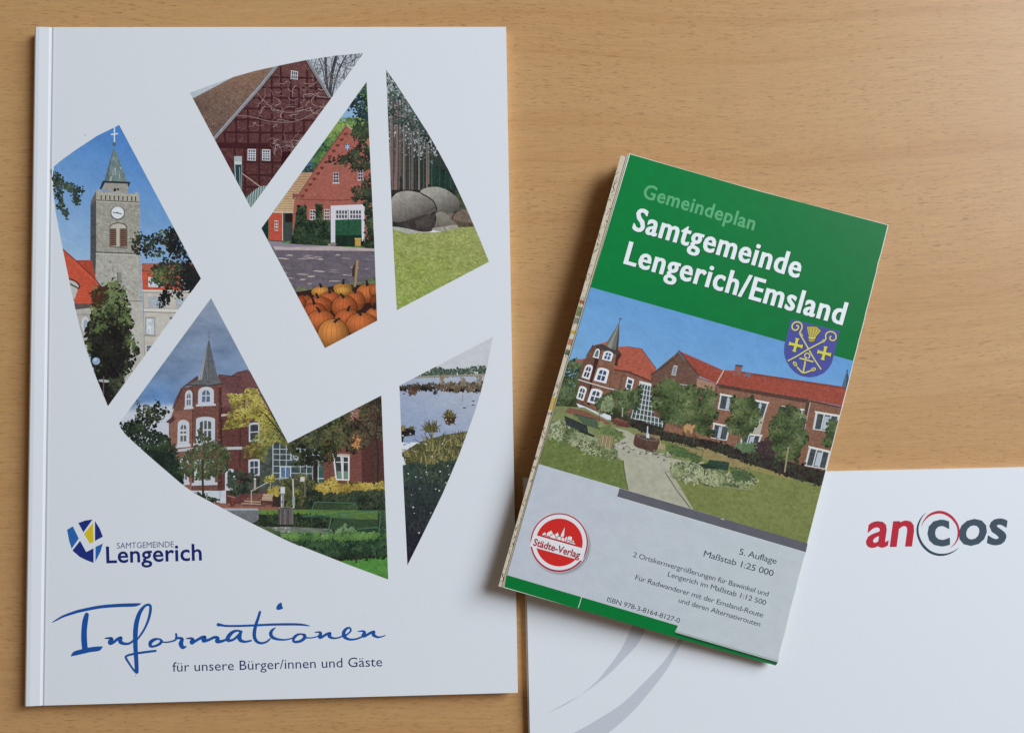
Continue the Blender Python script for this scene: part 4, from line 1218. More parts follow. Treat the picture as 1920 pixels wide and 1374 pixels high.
    a.rect(432, 729, 462, 773, (196, 204, 206)); a.rect(436, 734, 458, 768, (216, 222, 222)); a.poly([(434, 776), (456, 776), (454, 862), (436, 862)], (150, 156, 156)); a.line([(439, 790), (438, 860)], 4, (230, 234, 236)); a.rect(438, 820, 446, 834, (60, 90, 150))
    a.line([(513, 680), (518, 866)], 9, (196, 202, 194)); a.rect(508, 795, 526, 850, (150, 166, 160)); a.line([(590, 700), (590, 790)], 3, (160, 160, 150)); a.rect(560, 665, 588, 695, (214, 206, 204))
    # fountain, hedges, bin
    a.poly([(296, 905), (420, 915), (560, 905), (760, 925), (1118, 960), (1118, 1020), (300, 985)], (44, 58, 42), tex=(.4, 4, 4))
    a.leaves([(300, 912), (560, 905), (760, 925), (740, 985), (320, 975)], 260, 9, [(36, 46, 36), (54, 70, 48), (78, 98, 60)], 8)
    a.leaves([(1060, 890), (1115, 890), (1115, 1010), (1070, 1000)], 80, 9, [(42, 62, 46), (60, 84, 54), (84, 106, 66)], 8)
    a.poly([(40, 866), (285, 868), (293, 880), (292, 935), (270, 958), (240, 970), (60, 880)], (120, 124, 130), tex=(.2, 4, 4)); a.poly([(40, 866), (288, 868), (292, 880), (60, 882)], (176, 180, 184)); a.line([(150, 940), (240, 968), (285, 955)], 8, (58, 56, 54))
    a.poly([(300, 990), (480, 985), (760, 1000), (780, 1040), (480, 1045), (330, 1020)], (116, 126, 110), tex=(.2, 5, 3))
    for i in range(40): a.ell(random.uniform(300, 490), random.uniform(985, 1030), random.uniform(5, 14), random.uniform(3, 7), random.choice([(150, 152, 146), (110, 112, 106), (176, 176, 168)]), 8)
    a.leaves([(300, 985), (420, 1020), (480, 1035), (330, 1025)], 40, 8, [(70, 96, 56), (96, 124, 72)])
    a.poly([(418, 868), (516, 866), (518, 972), (416, 974)], (66, 62, 62)); a.ell(467, 868, 50, 8, (150, 146, 140), 16); a.ell(467, 869, 40, 5, (60, 58, 58), 14)
    for i in range(9): a.line([(424 + i * 11, 876), (423 + i * 11, 972)], 6.5, random.choice([(116, 112, 110), (134, 128, 124), (98, 94, 94)]))
    # front hedge and lawn
    hd = [(420, 1045), (520, 1030), (780, 1035), (1120, 1022), (1120, 1170), (960, 1200), (830, 1206), (700, 1180)]
    a.poly(hd, (52, 80, 52), tex=(.4, 4, 4))
    a.leaves(hd, 900, 9, [(34, 54, 40), (48, 74, 52), (62, 94, 60), (80, 116, 70)], 8)
    a.leaves([(420, 1040), (520, 1026), (780, 1034), (1118, 1020), (1118, 1062), (780, 1068), (480, 1070)], 430, 8, [(74, 114, 54), (100, 144, 66), (128, 170, 86)], 8)
    a.poly([(760, 1200), (960, 1195), (1130, 1175), (1135, 1345), (900, 1270)], (78, 142, 52), tex=(.18, 6, 3), cell=3)
    a.leaves([(790, 1205), (1125, 1180), (1127, 1330), (960, 1262)], 260, 8, [(64, 124, 44), (90, 156, 60), (106, 168, 74)], 6, asp=(.15, .35), ang=0)
    a.leaves([(720, 1180), (1118, 1165), (1118, 1190), (840, 1210)], 80, 8, [(28, 40, 32), (60, 58, 44), (44, 58, 42)], 6)
    # green wire benches
    gr = (72, 116, 88); gd = (52, 84, 66)
    a.rows([(655, 838), (908, 842), (914, 880), (642, 898)], 9, (84, 112, 70), 2)
    a.line([(632, 906), (646, 845), (656, 832), (680, 829), (890, 834), (912, 840), (920, 856), (920, 884)], 7, gr, sm=4)
    a.line([(572, 918), (700, 912), (906, 930)], 8, gr); a.line([(580, 926), (700, 924), (900, 938)], 6, gd); a.line([(632, 920), (636, 990)], 8, gd); a.line([(905, 925), (912, 1000)], 6, gd)
    a.rows([(780, 912), (1062, 892), (1058, 990), (752, 1006)], 13, (78, 108, 72), 2.6)
    a.line([(740, 1020), (760, 925), (772, 908), (800, 901), (1040, 884), (1068, 888), (1078, 904), (1066, 1016)], 9, gr, sm=4)
    a.line([(926, 1002), (1062, 990)], 8, gr); a.line([(700, 1012), (760, 1020)], 6, gd); a.line([(930, 1014), (1064, 1004)], 6, gd)
    a.leaves([(830, 990), (850, 970), (860, 1000), (920, 990), (920, 1010), (760, 1030)], 60, 8, [(96, 134, 84), (130, 160, 110), (76, 110, 70)])
    a.build('cover_picture', BP, bro, label='shard picture of a brick town hall with turret, hedge and green benches')


# ---- picture 6: moor lake
def pic_lake():
    o = [(568, 62), (535, 230), (500, 370), (468, 476), (430, 580), (388, 695), (340, 810), (292, 922), (240, 1030), (170, 1172), (95, 1322), (83, 1040), (72, 760), (62, 540), (52, 332)]
    q = lambda p: (730 + p[0] / 2.924, 610 + p[1] / 2.924)
    a = Art([[q(p) for p in o]]).T(730, 610, 2.924)
    a.rect(0, 0, 614, 290, (208, 211, 218), tex=(.02, 9, 9), cell=6)
    a.rect(0, 275, 614, 640, grad((178, 188, 206), (150, 168, 204), (340, 300), (120, 640)), tex=(.05, 9, 3), cell=3)
    a.leaves([(100, 285), (250, 232), (350, 245), (430, 232), (480, 225), (545, 228), (545, 268), (400, 272), (140, 280)], 340, 6, [(52, 66, 58), (72, 94, 76), (94, 116, 96), (62, 80, 68)], 8)
    a.line([(130, 282), (330, 276), (540, 268)], 6, (172, 160, 140)); a.line([(130, 287), (540, 274)], 3, (120, 112, 100))
    rd = [(70, 60, 54), (104, 88, 70), (134, 114, 88), (86, 76, 62)]
    a.leaves([(50, 338), (110, 330), (250, 322), (250, 352), (150, 356), (60, 358)], 130, 7, [(54, 52, 50), (74, 68, 60), (96, 86, 70)], 8)
    a.leaves([(250, 325), (330, 316), (520, 308), (512, 368), (440, 362), (330, 362), (260, 348)], 260, 7, rd, 10)
    a.leaves([(110, 340), (150, 336), (146, 380), (114, 382)], 60, 6, [(92, 68, 54), (124, 92, 70), (70, 54, 46)], 8); a.leaves([(240, 340), (260, 340), (260, 376), (240, 372)], 26, 6, [(60, 50, 44), (88, 70, 56)])
    for x, y, r in ((85, 345, 10), (63, 345, 9), (340, 350, 14), (400, 350, 14), (480, 352, 12), (190, 342, 22)): a.ell(x, y + 4, r, r * .6, (46, 40, 38), 12)
    for x, y in ((290, 288), (404, 300), (490, 290)): a.leaves([(x - 12, y - 14), (x + 12, y - 16), (x + 12, y + 34), (x - 12, y + 30)], 34, 5, [(160, 146, 120), (132, 116, 92), (178, 166, 140)], 8)
    for x, y, r in ((80, 374, 8), (460, 415, 9), (412, 452, 11), (460, 436, 9), (290, 358, 6)): a.ell(x, y, r, 3, (62, 60, 62), 10)
    a.line([(402, 380), (402, 420)], 4, (150, 146, 146)); a.leaves([(70, 590), (150, 560), (170, 620), (80, 660)], 70, 8, [(120, 140, 172), (142, 160, 190), (170, 184, 206)], asp=(.2, .4), ang=0)
    # tussocks
    def tuft(x, y, rx, ry, n, pal, wd=4.0):
        wd *= 1.35
        for i in range(int(n * .6)):
            t = random.gauss(-math.pi / 2, .62); l = random.uniform(.55, 1.05)
            bx = x + random.gauss(0, rx * .3)
            ex, ey = bx + rx * l * math.cos(t) * 1.1, y + ry * l * math.sin(t)
            a.line([(bx, y, wd), ((bx + ex) / 2, (y + ey) / 2 - ry * .1, wd * .8), (ex, ey + ry * .12 * abs(math.cos(t)), 1.5)], wd, random.choice(pal), z=a.layer + random.random() * 2)
        a.layer += 3
    ol = [(84, 80, 46), (112, 104, 58), (62, 64, 44), (130, 122, 76), (96, 92, 54)]
    a.ell(330, 512, 30, 24, (70, 54, 42), 16); tuft(330, 505, 40, 48, 90, ol); a.leaves([(300, 505), (360, 505), (350, 540), (312, 540)], 50, 6, [(96, 70, 48), (60, 46, 38), (120, 92, 62)]); a.line([(288, 498), (318, 508)], 4, (80, 64, 54)); a.line([(344, 506), (370, 500)], 4, (80, 64, 54))
    a.poly([(60, 570), (110, 560), (142, 575), (140, 600), (80, 610), (75, 640), (55, 640)], (42, 40, 44), tex=(.3, 4, 3)); tuft(75, 578, 20, 36, 40, [(130, 108, 56), (160, 134, 76), (90, 80, 52)]); tuft(125, 568, 22, 22, 24, ol)
    tuft(230, 585, 55, 70, 110, ol)
    yg = [(112, 108, 62), (140, 130, 76), (92, 92, 54), (164, 152, 96), (76, 82, 50)]
    a.poly([(70, 700), (160, 640), (300, 600), (430, 580), (400, 700), (330, 800), (100, 790)], (86, 86, 54), tex=(.35, 4, 4))
    for x, y, rx, ry in ((370, 660, 80, 90), (410, 640, 50, 70), (250, 690, 100, 110), (120, 720, 60, 54), (320, 740, 90, 80), (200, 760, 110, 90), (360, 750, 50, 70)): tuft(x, y, rx, ry, 120, yg, 4.5)
    gd = [(40, 58, 52), (58, 76, 64), (74, 90, 74), (50, 64, 60), (92, 100, 76)]
    a.poly([(60, 770), (150, 745), (220, 775), (380, 730), (380, 800), (100, 1330), (80, 1000)], grad((58, 76, 66), (42, 42, 52), (200, 780), (120, 1150)), tex=(.3, 4, 5))
    for k in range(9): tuft(random.uniform(80, 330), random.uniform(790, 880), 70, 70, 36, gd, 4)
    for k in range(12): tuft(random.uniform(90, 250), random.uniform(900, 1150), 60, 70, 18, [(48, 56, 56), (58, 66, 66), (44, 46, 54), (66, 74, 74)], 3)
    for x, y in ((104, 812), (145, 830), (173, 833), (204, 804), (208, 820), (279, 800), (166, 894), (254, 896), (274, 905), (122, 928), (131, 996), (137, 1028), (227, 1026), (327, 816), (311, 862), (262, 746), (202, 768), (321, 770), (140, 690), (203, 682), (291, 648), (160, 645), (350, 602), (74, 604), (115, 594), (310, 516), (337, 516), (320, 532), (88, 735), (68, 645), (163, 1136), (235, 718), (201, 650)):
        r = random.uniform(2.6, 5.2); a.ell(x, y, r, r * .9, (206, 212, 208), 9)
    a.build('cover_picture', BP, bro, label='shard picture of a moor lake with grass tussocks and white cotton flowers')


for fn in (pic_church, pic_barn, pic_pumpkin, pic_boulders, pic_hall, pic_lake): fn()


def brochure_print():
    a = Art().T(80, 950, 4.1625)
    lb, db, yl = (44, 104, 176), (36, 52, 128), (216, 192, 44)
    a.poly([(190, 178), (235, 151), (282, 246), (226, 326), (206, 262)], lb)
    a.poly([(278, 125), (330, 106), (390, 97), (318, 198)], db)
    a.poly([(393, 122), (397, 270), (370, 288), (323, 212)], yl)
    a.poly([(408, 108), (445, 168), (470, 232), (408, 265)], db)
    a.poly([(292, 263), (340, 351), (397, 322), (397, 436), (340, 415), (290, 390), (232, 340)], db)
    a.poly([(412, 311), (470, 285), (452, 348), (412, 426)], lb)
    a.build('emblem', BP, bro, label='small blue and yellow emblem of split shards')
    a = Art().T(80, 950, 4.1625)
    text(a, 'SAMTGEMEINDE', (580, 325), (1024, 313), 45, (58, 84, 132), 0.0, kern=1.0)
    text(a, 'Lengerich', (497, 437), (1243, 415), 126, (30, 44, 112), .016, kern=1.02)
    a.build('logo_lettering', BP, bro)
    a = Art()
    text(a, 'für unsere Bürger/innen und Gäste', (323.5, 1258.6), (716.8, 1248.4), 17.6, (42, 54, 98), 0.0)
    a.build('subtitle_lettering', BP, bro)
    # brush-written title
    bl = (32, 86, 164)
    a = Art().T(80, 950, 4.1625)
    st = a.stroke
    st([(75, 900, 5), (110, 880, 13), (160, 853, 18), (230, 828, 22), (300, 808, 24), (450, 779, 25), (600, 767, 27), (720, 763, 26), (764, 754, 9)], bl)
    st([(344, 840, 34), (332, 890, 44), (324, 960, 44), (324, 1040, 46), (332, 1120, 44)], bl)
    st([(224, 1161, 9), (250, 1143, 34), (300, 1129, 38), (370, 1113, 38), (436, 1104, 36), (464, 1090, 10)], bl)
    st([(487, 1024, 9), (515, 1023, 18), (540, 1028, 26), (528, 1056, 40), (545, 1060, 22), (585, 1030, 24), (612, 1020, 24), (606, 1050, 32), (640, 1066, 22), (680, 1062, 18), (716, 1034, 15)], bl)
    st([(736, 1036, 13), (770, 990, 16), (800, 940, 17), (828, 870, 20), (842, 800, 22), (836, 765, 20), (800, 770, 20), (760, 820, 30), (736, 890, 36), (726, 960, 38), (724, 1030, 36), (726, 1110, 34), (732, 1200, 32), (735, 1284, 30)], bl)
    st([(735, 1286, 28), (710, 1268, 15), (676, 1218, 15), (650, 1172, 17), (668, 1156, 17), (720, 1143, 18), (800, 1131, 18), (882, 1121, 17)], bl)
    st([(905, 1028, 13), (872, 1034, 24), (842, 1056, 30), (842, 1084, 24), (870, 1086, 18), (912, 1068, 22), (928, 1044, 22), (912, 1030, 14)], bl)
    st([(925, 1052, 12), (970, 1054, 12), (1020, 1044, 13), (1044, 1026, 16), (1042, 990, 16)], bl)
    st([(1040, 1022, 16), (1070, 1022, 20), (1090, 1030, 24), (1080, 1064, 36), (1094, 1094, 28), (1118, 1088, 12)], bl)
    st([(1122, 1026, 9), (1155, 1024, 18), (1172, 1034, 28), (1164, 1056, 36), (1190, 1046, 22), (1240, 1018, 24), (1266, 1016, 28), (1256, 1040, 34), (1290, 1038, 22), (1340, 1016, 22), (1368, 1022, 26), (1362, 1046, 32), (1400, 1046, 22), (1440, 1030, 18)], bl)
    a.T(400, 1100, 5.3333)
    st([(282, 446, 24), (240, 436, 22), (190, 452, 34), (150, 498, 42), (148, 532, 32), (196, 526, 24), (240, 494, 26), (274, 456, 24)], bl)
    st([(276, 450, 28), (262, 500, 42), (276, 532, 34), (320, 545, 22), (378, 534, 18)], bl)
    st([(466, 250, 26), (448, 310, 28), (428, 370, 32), (412, 440, 36), (412, 500, 36), (436, 544, 30), (480, 560, 24), (530, 548, 20), (566, 518, 16)], bl)
    st([(50, 376, 36), (80, 380, 26), (130, 388, 22), (260, 388, 22), (400, 383, 22), (600, 374, 24), (800, 372, 24), (900, 377, 20), (962, 388, 8)], bl)
    st([(620, 406, 9), (590, 430, 26), (574, 462, 36), (588, 498, 34), (640, 520, 24), (720, 526, 16), (790, 510, 14)], bl)
    a.poly(smooth([(634, 192), (652, 168), (681, 155), (688, 190), (697, 212), (660, 228), (630, 222)], 4, True), bl)
    st([(880, 470, 16), (912, 482, 32), (908, 512, 34), (870, 540, 28), (820, 548, 26), (800, 536, 24), (812, 500, 30), (846, 474, 24), (880, 468, 14)], bl)
    st([(920, 506, 16), (970, 508, 13), (1020, 500, 13), (1050, 488, 12)], bl)
    st([(1015, 453, 9), (1050, 450, 18), (1074, 460, 28), (1066, 496, 42), (1085, 500, 26), (1130, 472, 26), (1168, 462, 28), (1160, 490, 34), (1200, 510, 20), (1250, 506, 16), (1292, 490, 15)], bl)
    st([(1310, 488, 28), (1345, 468, 16), (1374, 435, 20), (1362, 406, 18), (1326, 420, 28), (1304, 456, 36), (1312, 496, 34), (1360, 522, 22), (1420, 520, 18), (1470, 504, 18), (1500, 488, 16)], bl)
    st([(1447, 444, 9), (1485, 440, 18), (1512, 450, 28), (1504, 482, 42), (1525, 484, 26), (1570, 458, 26), (1608, 446, 26), (1602, 474, 32), (1640, 498, 20), (1680, 496, 14), (1720, 482, 9)], bl)
    a.build('title_lettering', BP, bro, label='blue brush-written title line')


brochure_print()

# ================================================================== folded map
mapo = thing('folded_map', 'green folded town map with a town hall photo, lying across brochure edge and folder', 'map',
             on_plane(1310, 770, flat(0.0)))
MP = plane3([(944, 1101, .0134), (1457, 1246, .0071), (1666, 422, .0052)])
MP2 = plane3([(944, 1101, .0074), (1457, 1246, .0053), (1666, 422, .0034)])     # lower half of the folded stack
CQ = [(1180, 288), (1415, 356.5), (1666, 422), (1457, 1246.5), (944, 1101)]


def build_map():
    rnd = random.Random(3)
    DZS = (-.00028, -.00056, -.0009, -.0013)
    # stack of folded sheets: each one a thin closed slab, fanned out to the left
    def sheet(name, q, dz, th, mat, label=None):
        top = [on_plane(x, y, lift(MP, dz)) for x, y in q]
        bot = [p - np.array([0, 0, th]) for p in top]
        return link(name, slab(top, bot), mat, mapo, label)
    right = []
    (x0, y0), (x1, y1) = CQ[2], CQ[3]
    for i in range(1, 46):
        t = i / 46
        j = rnd.uniform(-.45, .3) if .04 < t < .97 else 0
        if rnd.random() < .08: j -= .5
        right.append((x0 + (x1 - x0) * t + j, y0 + (y1 - y0) * t + j * .2))
    cover = [CQ[0], CQ[1], CQ[2]] + right + [CQ[3], CQ[4]]
    edge = paper_material('map_cover_paper', (0.78, 0.80, 0.74), 0.03, 0.6)
    sheet('cover_sheet', cover, -.00002, .00022, edge)
    under = [[(1176.5, 289), (1664, 424), (1456, 1245), (941, 1100.5)], [(1164, 291.5), (1661, 424), (1453, 1243), (934.5, 1098.5)],
             [(1166, 293), (1659, 424), (1450, 1240), (936, 1098)], [(1168, 292), (1660, 424), (1450, 1240), (938, 1097)]]
    for k, q in enumerate(under):
        sheet('map_sheet', q, DZS[k], .00022 if k < 2 else .0003, MAPPAPER)
    low = [(1172, 297), (1656, 426), (1448, 1238), (946, 1093)]
    for k in range(2):
        top = [on_plane(x, y, lift(MP2, -.0009 * k)) for x, y in low]
        link('map_sheet', slab(top, [p - np.array([0, 0, .0008]) for p in top]), MAPPAPER, mapo)
    # printed map marks on the fringe of the third sheet
    a = Art()
    P3 = lift(MP, DZS[1])
    L0, L1 = np.array([1164, 291.5]), np.array([934.5, 1098.5])
    at = lambda t, s: tuple(L0 + (L1 - L0) * t + np.array([1.0, .28]) * s)
    for t, h, c in ((.335, .008, (150, 96, 70)), (.35, .022, (122, 134, 92)), (.375, .014, (122, 134, 126)), (.405, .008, (190, 164, 84)), (.425, .014, (176, 128, 100)), (.45, .012, (92, 108, 80)), (.56, .03, (196, 168, 92)), (.72, .006, (160, 150, 110))):
        a.raw([at(t, .4), at(t, 9), at(t + h, 9), at(t + h, .4)], c)
    for i in range(130):
        t = rnd.uniform(.03, .99); s = rnd.uniform(.5, 7)
        t2 = t + rnd.uniform(-.012, .012); s2 = s + rnd.uniform(-5, 5)
        s2 = min(9, max(.4, s2))
        w = rnd.choice([.7, .8, 1.1, 1.5]); c = rnd.choice([(70, 62, 52), (104, 94, 78), (40, 38, 36), (130, 116, 92), (150, 136, 110)])
        a.line([at(t, s), at((t + t2) / 2, (s + s2) / 2 + rnd.uniform(-1, 1)), at(t2, s2)], w, c)
    a.build('map_print', P3, mapo, label='printed map lines showing on the fanned paper edge')
    # ---- cover print
    GR = (10, 118, 56)
    def ledge(t):    # left edge of the cover
        return (1180 + (944 - 1180) * t, 288 + (1101 - 288) * t)
    ltop, lbot = (1107.2, 538.5), (1010.2, 869.5)
    rtop, rbot = (1601.5, 677), (1514.6, 1018)
    gc = grad((10, 126, 62), (14, 112, 56), (1180, 380), (1640, 600))
    rj = [p for p in right if p[1] < 677]
    a = Art()
    a.raw([(1181.5, 289.5), CQ[1], (1664.4, 422.4)] + [(x - 1.2, y) for x, y in rj] + [(1599.7, 676.5), ltop], gc, (.045, 14, 14), None, 8)
    a.raw([(950.6, 1077.5), (1271, 1172.3), (1266, 1189), (1456, 1244.5), (1454.5, 1247), (1260, 1192.5), (945.4, 1100)], GR, (.05, 9, 9), None, 8)
    a.build('green_print', MP, mapo, label='green printed field and foot band of the map cover')
    rj2 = [p for p in right if 1034 < p[1] < 1238]
    a = Art()
    a.raw([lbot, (1161.6, 914.9), (1157, 931.5), (1511, 1035.5)] + [(x - 1.4, y) for x, y in rj2] + [(1459.5, 1238), (1266, 1181), (1271, 1172.2), (950.8, 1077.2)], grad((191, 198, 208), (192, 200, 204), (1000, 900), (1450, 1220)), (.035, 16, 12), None, 8)
    a.raw([(1161.6, 914.7), (1514.4, 1018.4), (1511, 1034.8), (1157, 930.6)], (98, 98, 106), (.06, 6, 6), None, 8)
    a.raw([(1266, 1181), (1459.5, 1238), (1458, 1240.5), (1266, 1184.5)], (168, 178, 178))
    a.raw([(1266.6, 1185), (1458, 1241), (1456.5, 1244.5), (1266, 1189)], (18, 78, 50))  # shade of the fold turning down, painted in as darker green
    # crease scuffs
    for p in ([(1098, 1106), (1096, 1113), (1090, 1120), (1087, 1131), (1084, 1139)], [(1448, 1222), (1455, 1229), (1461, 1233)], [(1352, 972), (1358, 974)]):
        a.line(p, 1.3, (206, 212, 208))
    a.build('grey_print', MP, mapo, label='pale grey lower field and dark grey bar of the map cover')


build_map()


def map_picture():
    quad = [(1107.2, 538.5), (1600.3, 676.8), (1513.2, 1018), (1010.2, 869.5)]
    a = Art([quad])
    a.raw([(1000, 520), (1620, 520), (1620, 1040), (1000, 1040)], grad((92, 156, 218), (122, 178, 224), (1250, 560), (1180, 760)), (.03, 12, 12), None, 8)
    a.T(1000, 560, 3.434)
    a.raw([(1035, 742), (1130, 728), (1265, 735), (1610, 840), (1610, 1040), (1000, 1040)], (66, 62, 46), (.4, 4, 4), None, 4)
    gr = [(46, 58, 36), (66, 82, 48), (88, 106, 64), (118, 134, 88)]
    # left trees
    a.leaves([(240, 400), (280, 390), (330, 420), (310, 520), (300, 680), (160, 710), (150, 640), (190, 520), (210, 440)], 420, 10, gr, 10)
    # main roof
    rt = [(380, 302), (430, 290), (480, 272), (545, 310), (600, 307), (695, 320), (792, 452), (768, 532), (615, 468), (515, 452), (500, 380), (420, 320)]
    a.poly(rt, (188, 92, 66), tex=(.12, 3, 2), cell=2.2)
    for i in range(13): a.line([(560 - i * 4, 318 + i * 10), (706 + i * 7, 332 + i * 14)], 2, (152, 66, 48))
    a.line([(695, 320), (792, 452)], 5, (120, 58, 48)); a.line([(600, 308), (690, 320)], 4, (120, 62, 50)); a.line([(688, 322), (560, 450)], 3, (150, 70, 52)); a.poly([(515, 450), (616, 466), (768, 530), (764, 542), (612, 478), (512, 462)], (96, 62, 54))
    a.poly([(500, 420), (548, 330), (570, 360), (546, 398), (540, 436)], (76, 44, 40)); a.poly([(272, 400), (330, 384), (328, 410), (290, 412)], (176, 86, 66))
    # walls
    a.poly([(345, 372), (385, 302), (420, 320), (408, 420), (380, 560), (350, 690), (280, 672), (292, 520), (320, 400)], (118, 80, 62), tex=(.2, 2.4, 2))
    a.poly([(408, 320), (440, 318), (535, 352), (520, 450), (500, 580), (480, 690), (440, 740), (340, 690), (370, 540)], (138, 94, 72), tex=(.18, 2.4, 2))
    a.poly([(512, 462), (612, 478), (764, 540), (740, 640), (640, 740), (480, 730), (492, 600)], (136, 92, 70), tex=(.18, 2.4, 2))
    a.bricks([(420, 340), (530, 370), (480, 690), (360, 660)], 170, 6, 2.8, [(120, 78, 60), (156, 110, 86), (104, 66, 54)], .27)
    a.bricks([(520, 470), (740, 545), (650, 720), (500, 700)], 190, 6, 2.8, [(120, 78, 60), (156, 110, 86), (104, 66, 54)], .27)
    a.poly([(405, 330), (440, 322), (420, 400), (380, 530), (366, 690), (345, 680), (370, 520)], (70, 44, 40), tex=(.2, 4, 4))
    a.line([(340, 372), (384, 300), (420, 316)], 6, (66, 54, 54)); a.line([(500, 470), (478, 690)], 4, (104, 66, 54)); a.line([(575, 490), (552, 600)], 4, (96, 62, 52))
    # spire
    a.poly([(398, 298), (440, 292), (462, 300), (545, 330), (565, 352), (540, 362), (440, 330), (404, 318)], (76, 66, 62))
    a.poly([(555, 148), (552, 250), (546, 336), (500, 322), (462, 300)], (112, 112, 106), tex=(.12, 3, 6)); a.poly([(553, 160), (500, 322), (478, 308)], (148, 144, 134)); a.poly([(555, 150), (546, 336), (530, 330)], (72, 74, 74))
    a.line([(558, 122), (555, 150)], 4, (70, 78, 92)); a.ell(562, 130, 9, 6, (84, 100, 124), 9)
    wf = (228, 231, 234); pn = (70, 80, 98)
    a.window([(406, 318), (432, 326), (420, 386), (382, 376)], wf, (84, 112, 110), 1, 1, .2, .08, .3)
    a.window([(458, 330), (520, 346), (500, 404), (440, 390)], wf, (64, 92, 140), 2, 2, .2, .08, .3)
    a.window([(340, 420), (388, 428), (360, 522), (310, 506)], wf, (60, 62, 70), 2, 2, .2, .09, .2)
    a.window([(420, 438), (492, 456), (468, 546), (388, 526)], wf, (62, 78, 112), 2, 2, .2, .08, .14)
    a.window([(376, 572), (450, 590), (420, 684), (346, 664)], wf, (70, 76, 92), 2, 2, .2, .08, .14)
    a.window([(300, 556), (348, 574), (322, 658), (276, 640)], wf, (70, 76, 80), 2, 2, .2, .08, .14)
    a.window([(606, 502), (650, 520), (632, 594), (588, 580)], wf, (66, 72, 88), 1, 2, .2, .08)
    a.line([(288, 520), (360, 542), (470, 574), (585, 600)], 7, (210, 208, 200)); a.line([(288, 527), (470, 582), (585, 608)], 3, (96, 66, 58))
    a.poly([(276, 672), (330, 692), (440, 742), (500, 720), (500, 782), (440, 770), (300, 712)], (216, 220, 226))
    # glass entrance
    a.poly([(684, 528), (800, 560), (850, 720), (830, 830), (620, 770), (650, 640)], (76, 86, 84), tex=(.4, 4, 4))
    for i in range(9): a.line([(688 + i * 17, 530 + i * 4), (630 + i * 25, 770 + i * 7)], 4.5, (210, 218, 220))
    for i in range(8): a.line([(684 - i * 6, 545 + i * 32), (810 + i * 4, 575 + i * 33)], 4, (206, 214, 216))
    a.poly([(684, 528), (764, 548), (760, 560), (682, 540)], (222, 226, 226))
    a.leaves([(650, 590), (700, 560), (690, 640), (660, 720), (640, 700)], 90, 9, gr, 8)
    # paving and lawn
    a.poly([(140, 690), (330, 700), (500, 790), (640, 830), (1100, 960), (1100, 1374), (0, 1374), (0, 900)], (128, 138, 84), tex=(.14, 5, 4), cell=3)
    a.poly([(230, 700), (330, 720), (440, 770), (500, 800), (480, 812), (330, 764), (200, 730)], (136, 88, 70), tex=(.15, 4, 4))
    a.poly([(500, 780), (540, 765), (625, 800), (620, 830), (540, 822)], (128, 78, 64)); a.rows([(505, 775), (620, 806), (615, 832), (510, 808)], 4, (88, 52, 46), 4)
    path = [(520, 828), (606, 850), (660, 884), (640, 930), (760, 990), (900, 1030), (1010, 1050), (1110, 1082), (1000, 1090), (900, 1095), (850, 1118), (950, 1250), (1040, 1374), (600, 1230), (580, 1045), (520, 1000), (515, 940), (600, 890)]
    a.poly(path, (176, 173, 152), tex=(.1, 6, 5), cell=3)
    a.poly([(620, 850), (700, 862), (820, 880), (900, 905), (1100, 960), (1100, 1060), (880, 985), (760, 940)], (142, 128, 82), tex=(.2, 5, 4))
    # shaded hedge behind
    a.poly([(600, 800), (690, 780), (790, 830), (900, 850), (1100, 880), (1100, 960), (850, 890), (720, 865)], (58, 46, 44), tex=(.3, 5, 5)); a.leaves([(620, 790), (800, 830), (850, 870), (700, 850)], 90, 9, [(44, 40, 38), (62, 58, 48), (52, 60, 44)])
    # trees
    a.leaves([(510, 600), (560, 590), (640, 590), (650, 680), (600, 740), (500, 740), (420, 720), (400, 660), (450, 630)], 380, 10, gr, 10); a.line([(575, 700), (572, 760)], 7, (176, 170, 150)); a.line([(428, 720), (422, 785)], 5, (110, 90, 66))
    a.leaves([(460, 640), (510, 640), (510, 720), (430, 730)], 70, 9, [(150, 160, 120), (120, 136, 90), (176, 184, 150)])
    # lawns in front
    a.poly([(95, 885), (250, 950), (420, 1010), (520, 1030), (580, 1045), (612, 1232), (20, 1070)], (106, 122, 58), tex=(.2, 4, 3), cell=2.6)
    a.leaves([(95, 890), (500, 1030), (580, 1045), (605, 1228), (40, 1065)], 420, 8, [(88, 106, 46), (116, 134, 64), (140, 154, 84)], 8, asp=(.2, .4), ang=.5)
    a.line([(580, 1040), (586, 1130), (612, 1235)], 5, (92, 92, 76), sm=3)
    a.poly([(848, 1116), (1000, 1150), (1110, 1180), (1110, 1374), (1040, 1374)], (118, 132, 64), tex=(.15, 5, 4), cell=3); a.line([(848, 1116), (920, 1230), (1020, 1360)], 5, (78, 82, 66))
    # flower beds
    fl = [(84, 98, 62), (116, 128, 82), (150, 158, 112), (182, 188, 146), (70, 84, 54)]
    a.leaves([(100, 800), (200, 790), (270, 840), (400, 900), (530, 960), (536, 1010), (480, 1032), (380, 1000), (240, 940), (95, 885)], 560, 11, fl, 10, asp=(.3, .7))
    a.leaves([(410, 790), (520, 840), (570, 860), (560, 895), (430, 860)], 150, 9, [(84, 104, 54), (110, 130, 72), (140, 156, 96)], 8)
    a.leaves([(890, 1070), (960, 1060), (1110, 1090), (1110, 1180), (960, 1170), (890, 1130)], 260, 10, fl, 10, asp=(.3, .7))
    # benches, bins, fountain
    a.poly([(262, 744), (408, 778), (412, 836), (330, 812)], (80, 100, 74)); a.line([(262, 760), (268, 744), (402, 776), (410, 830), (440, 832)], 5, (58, 76, 62))
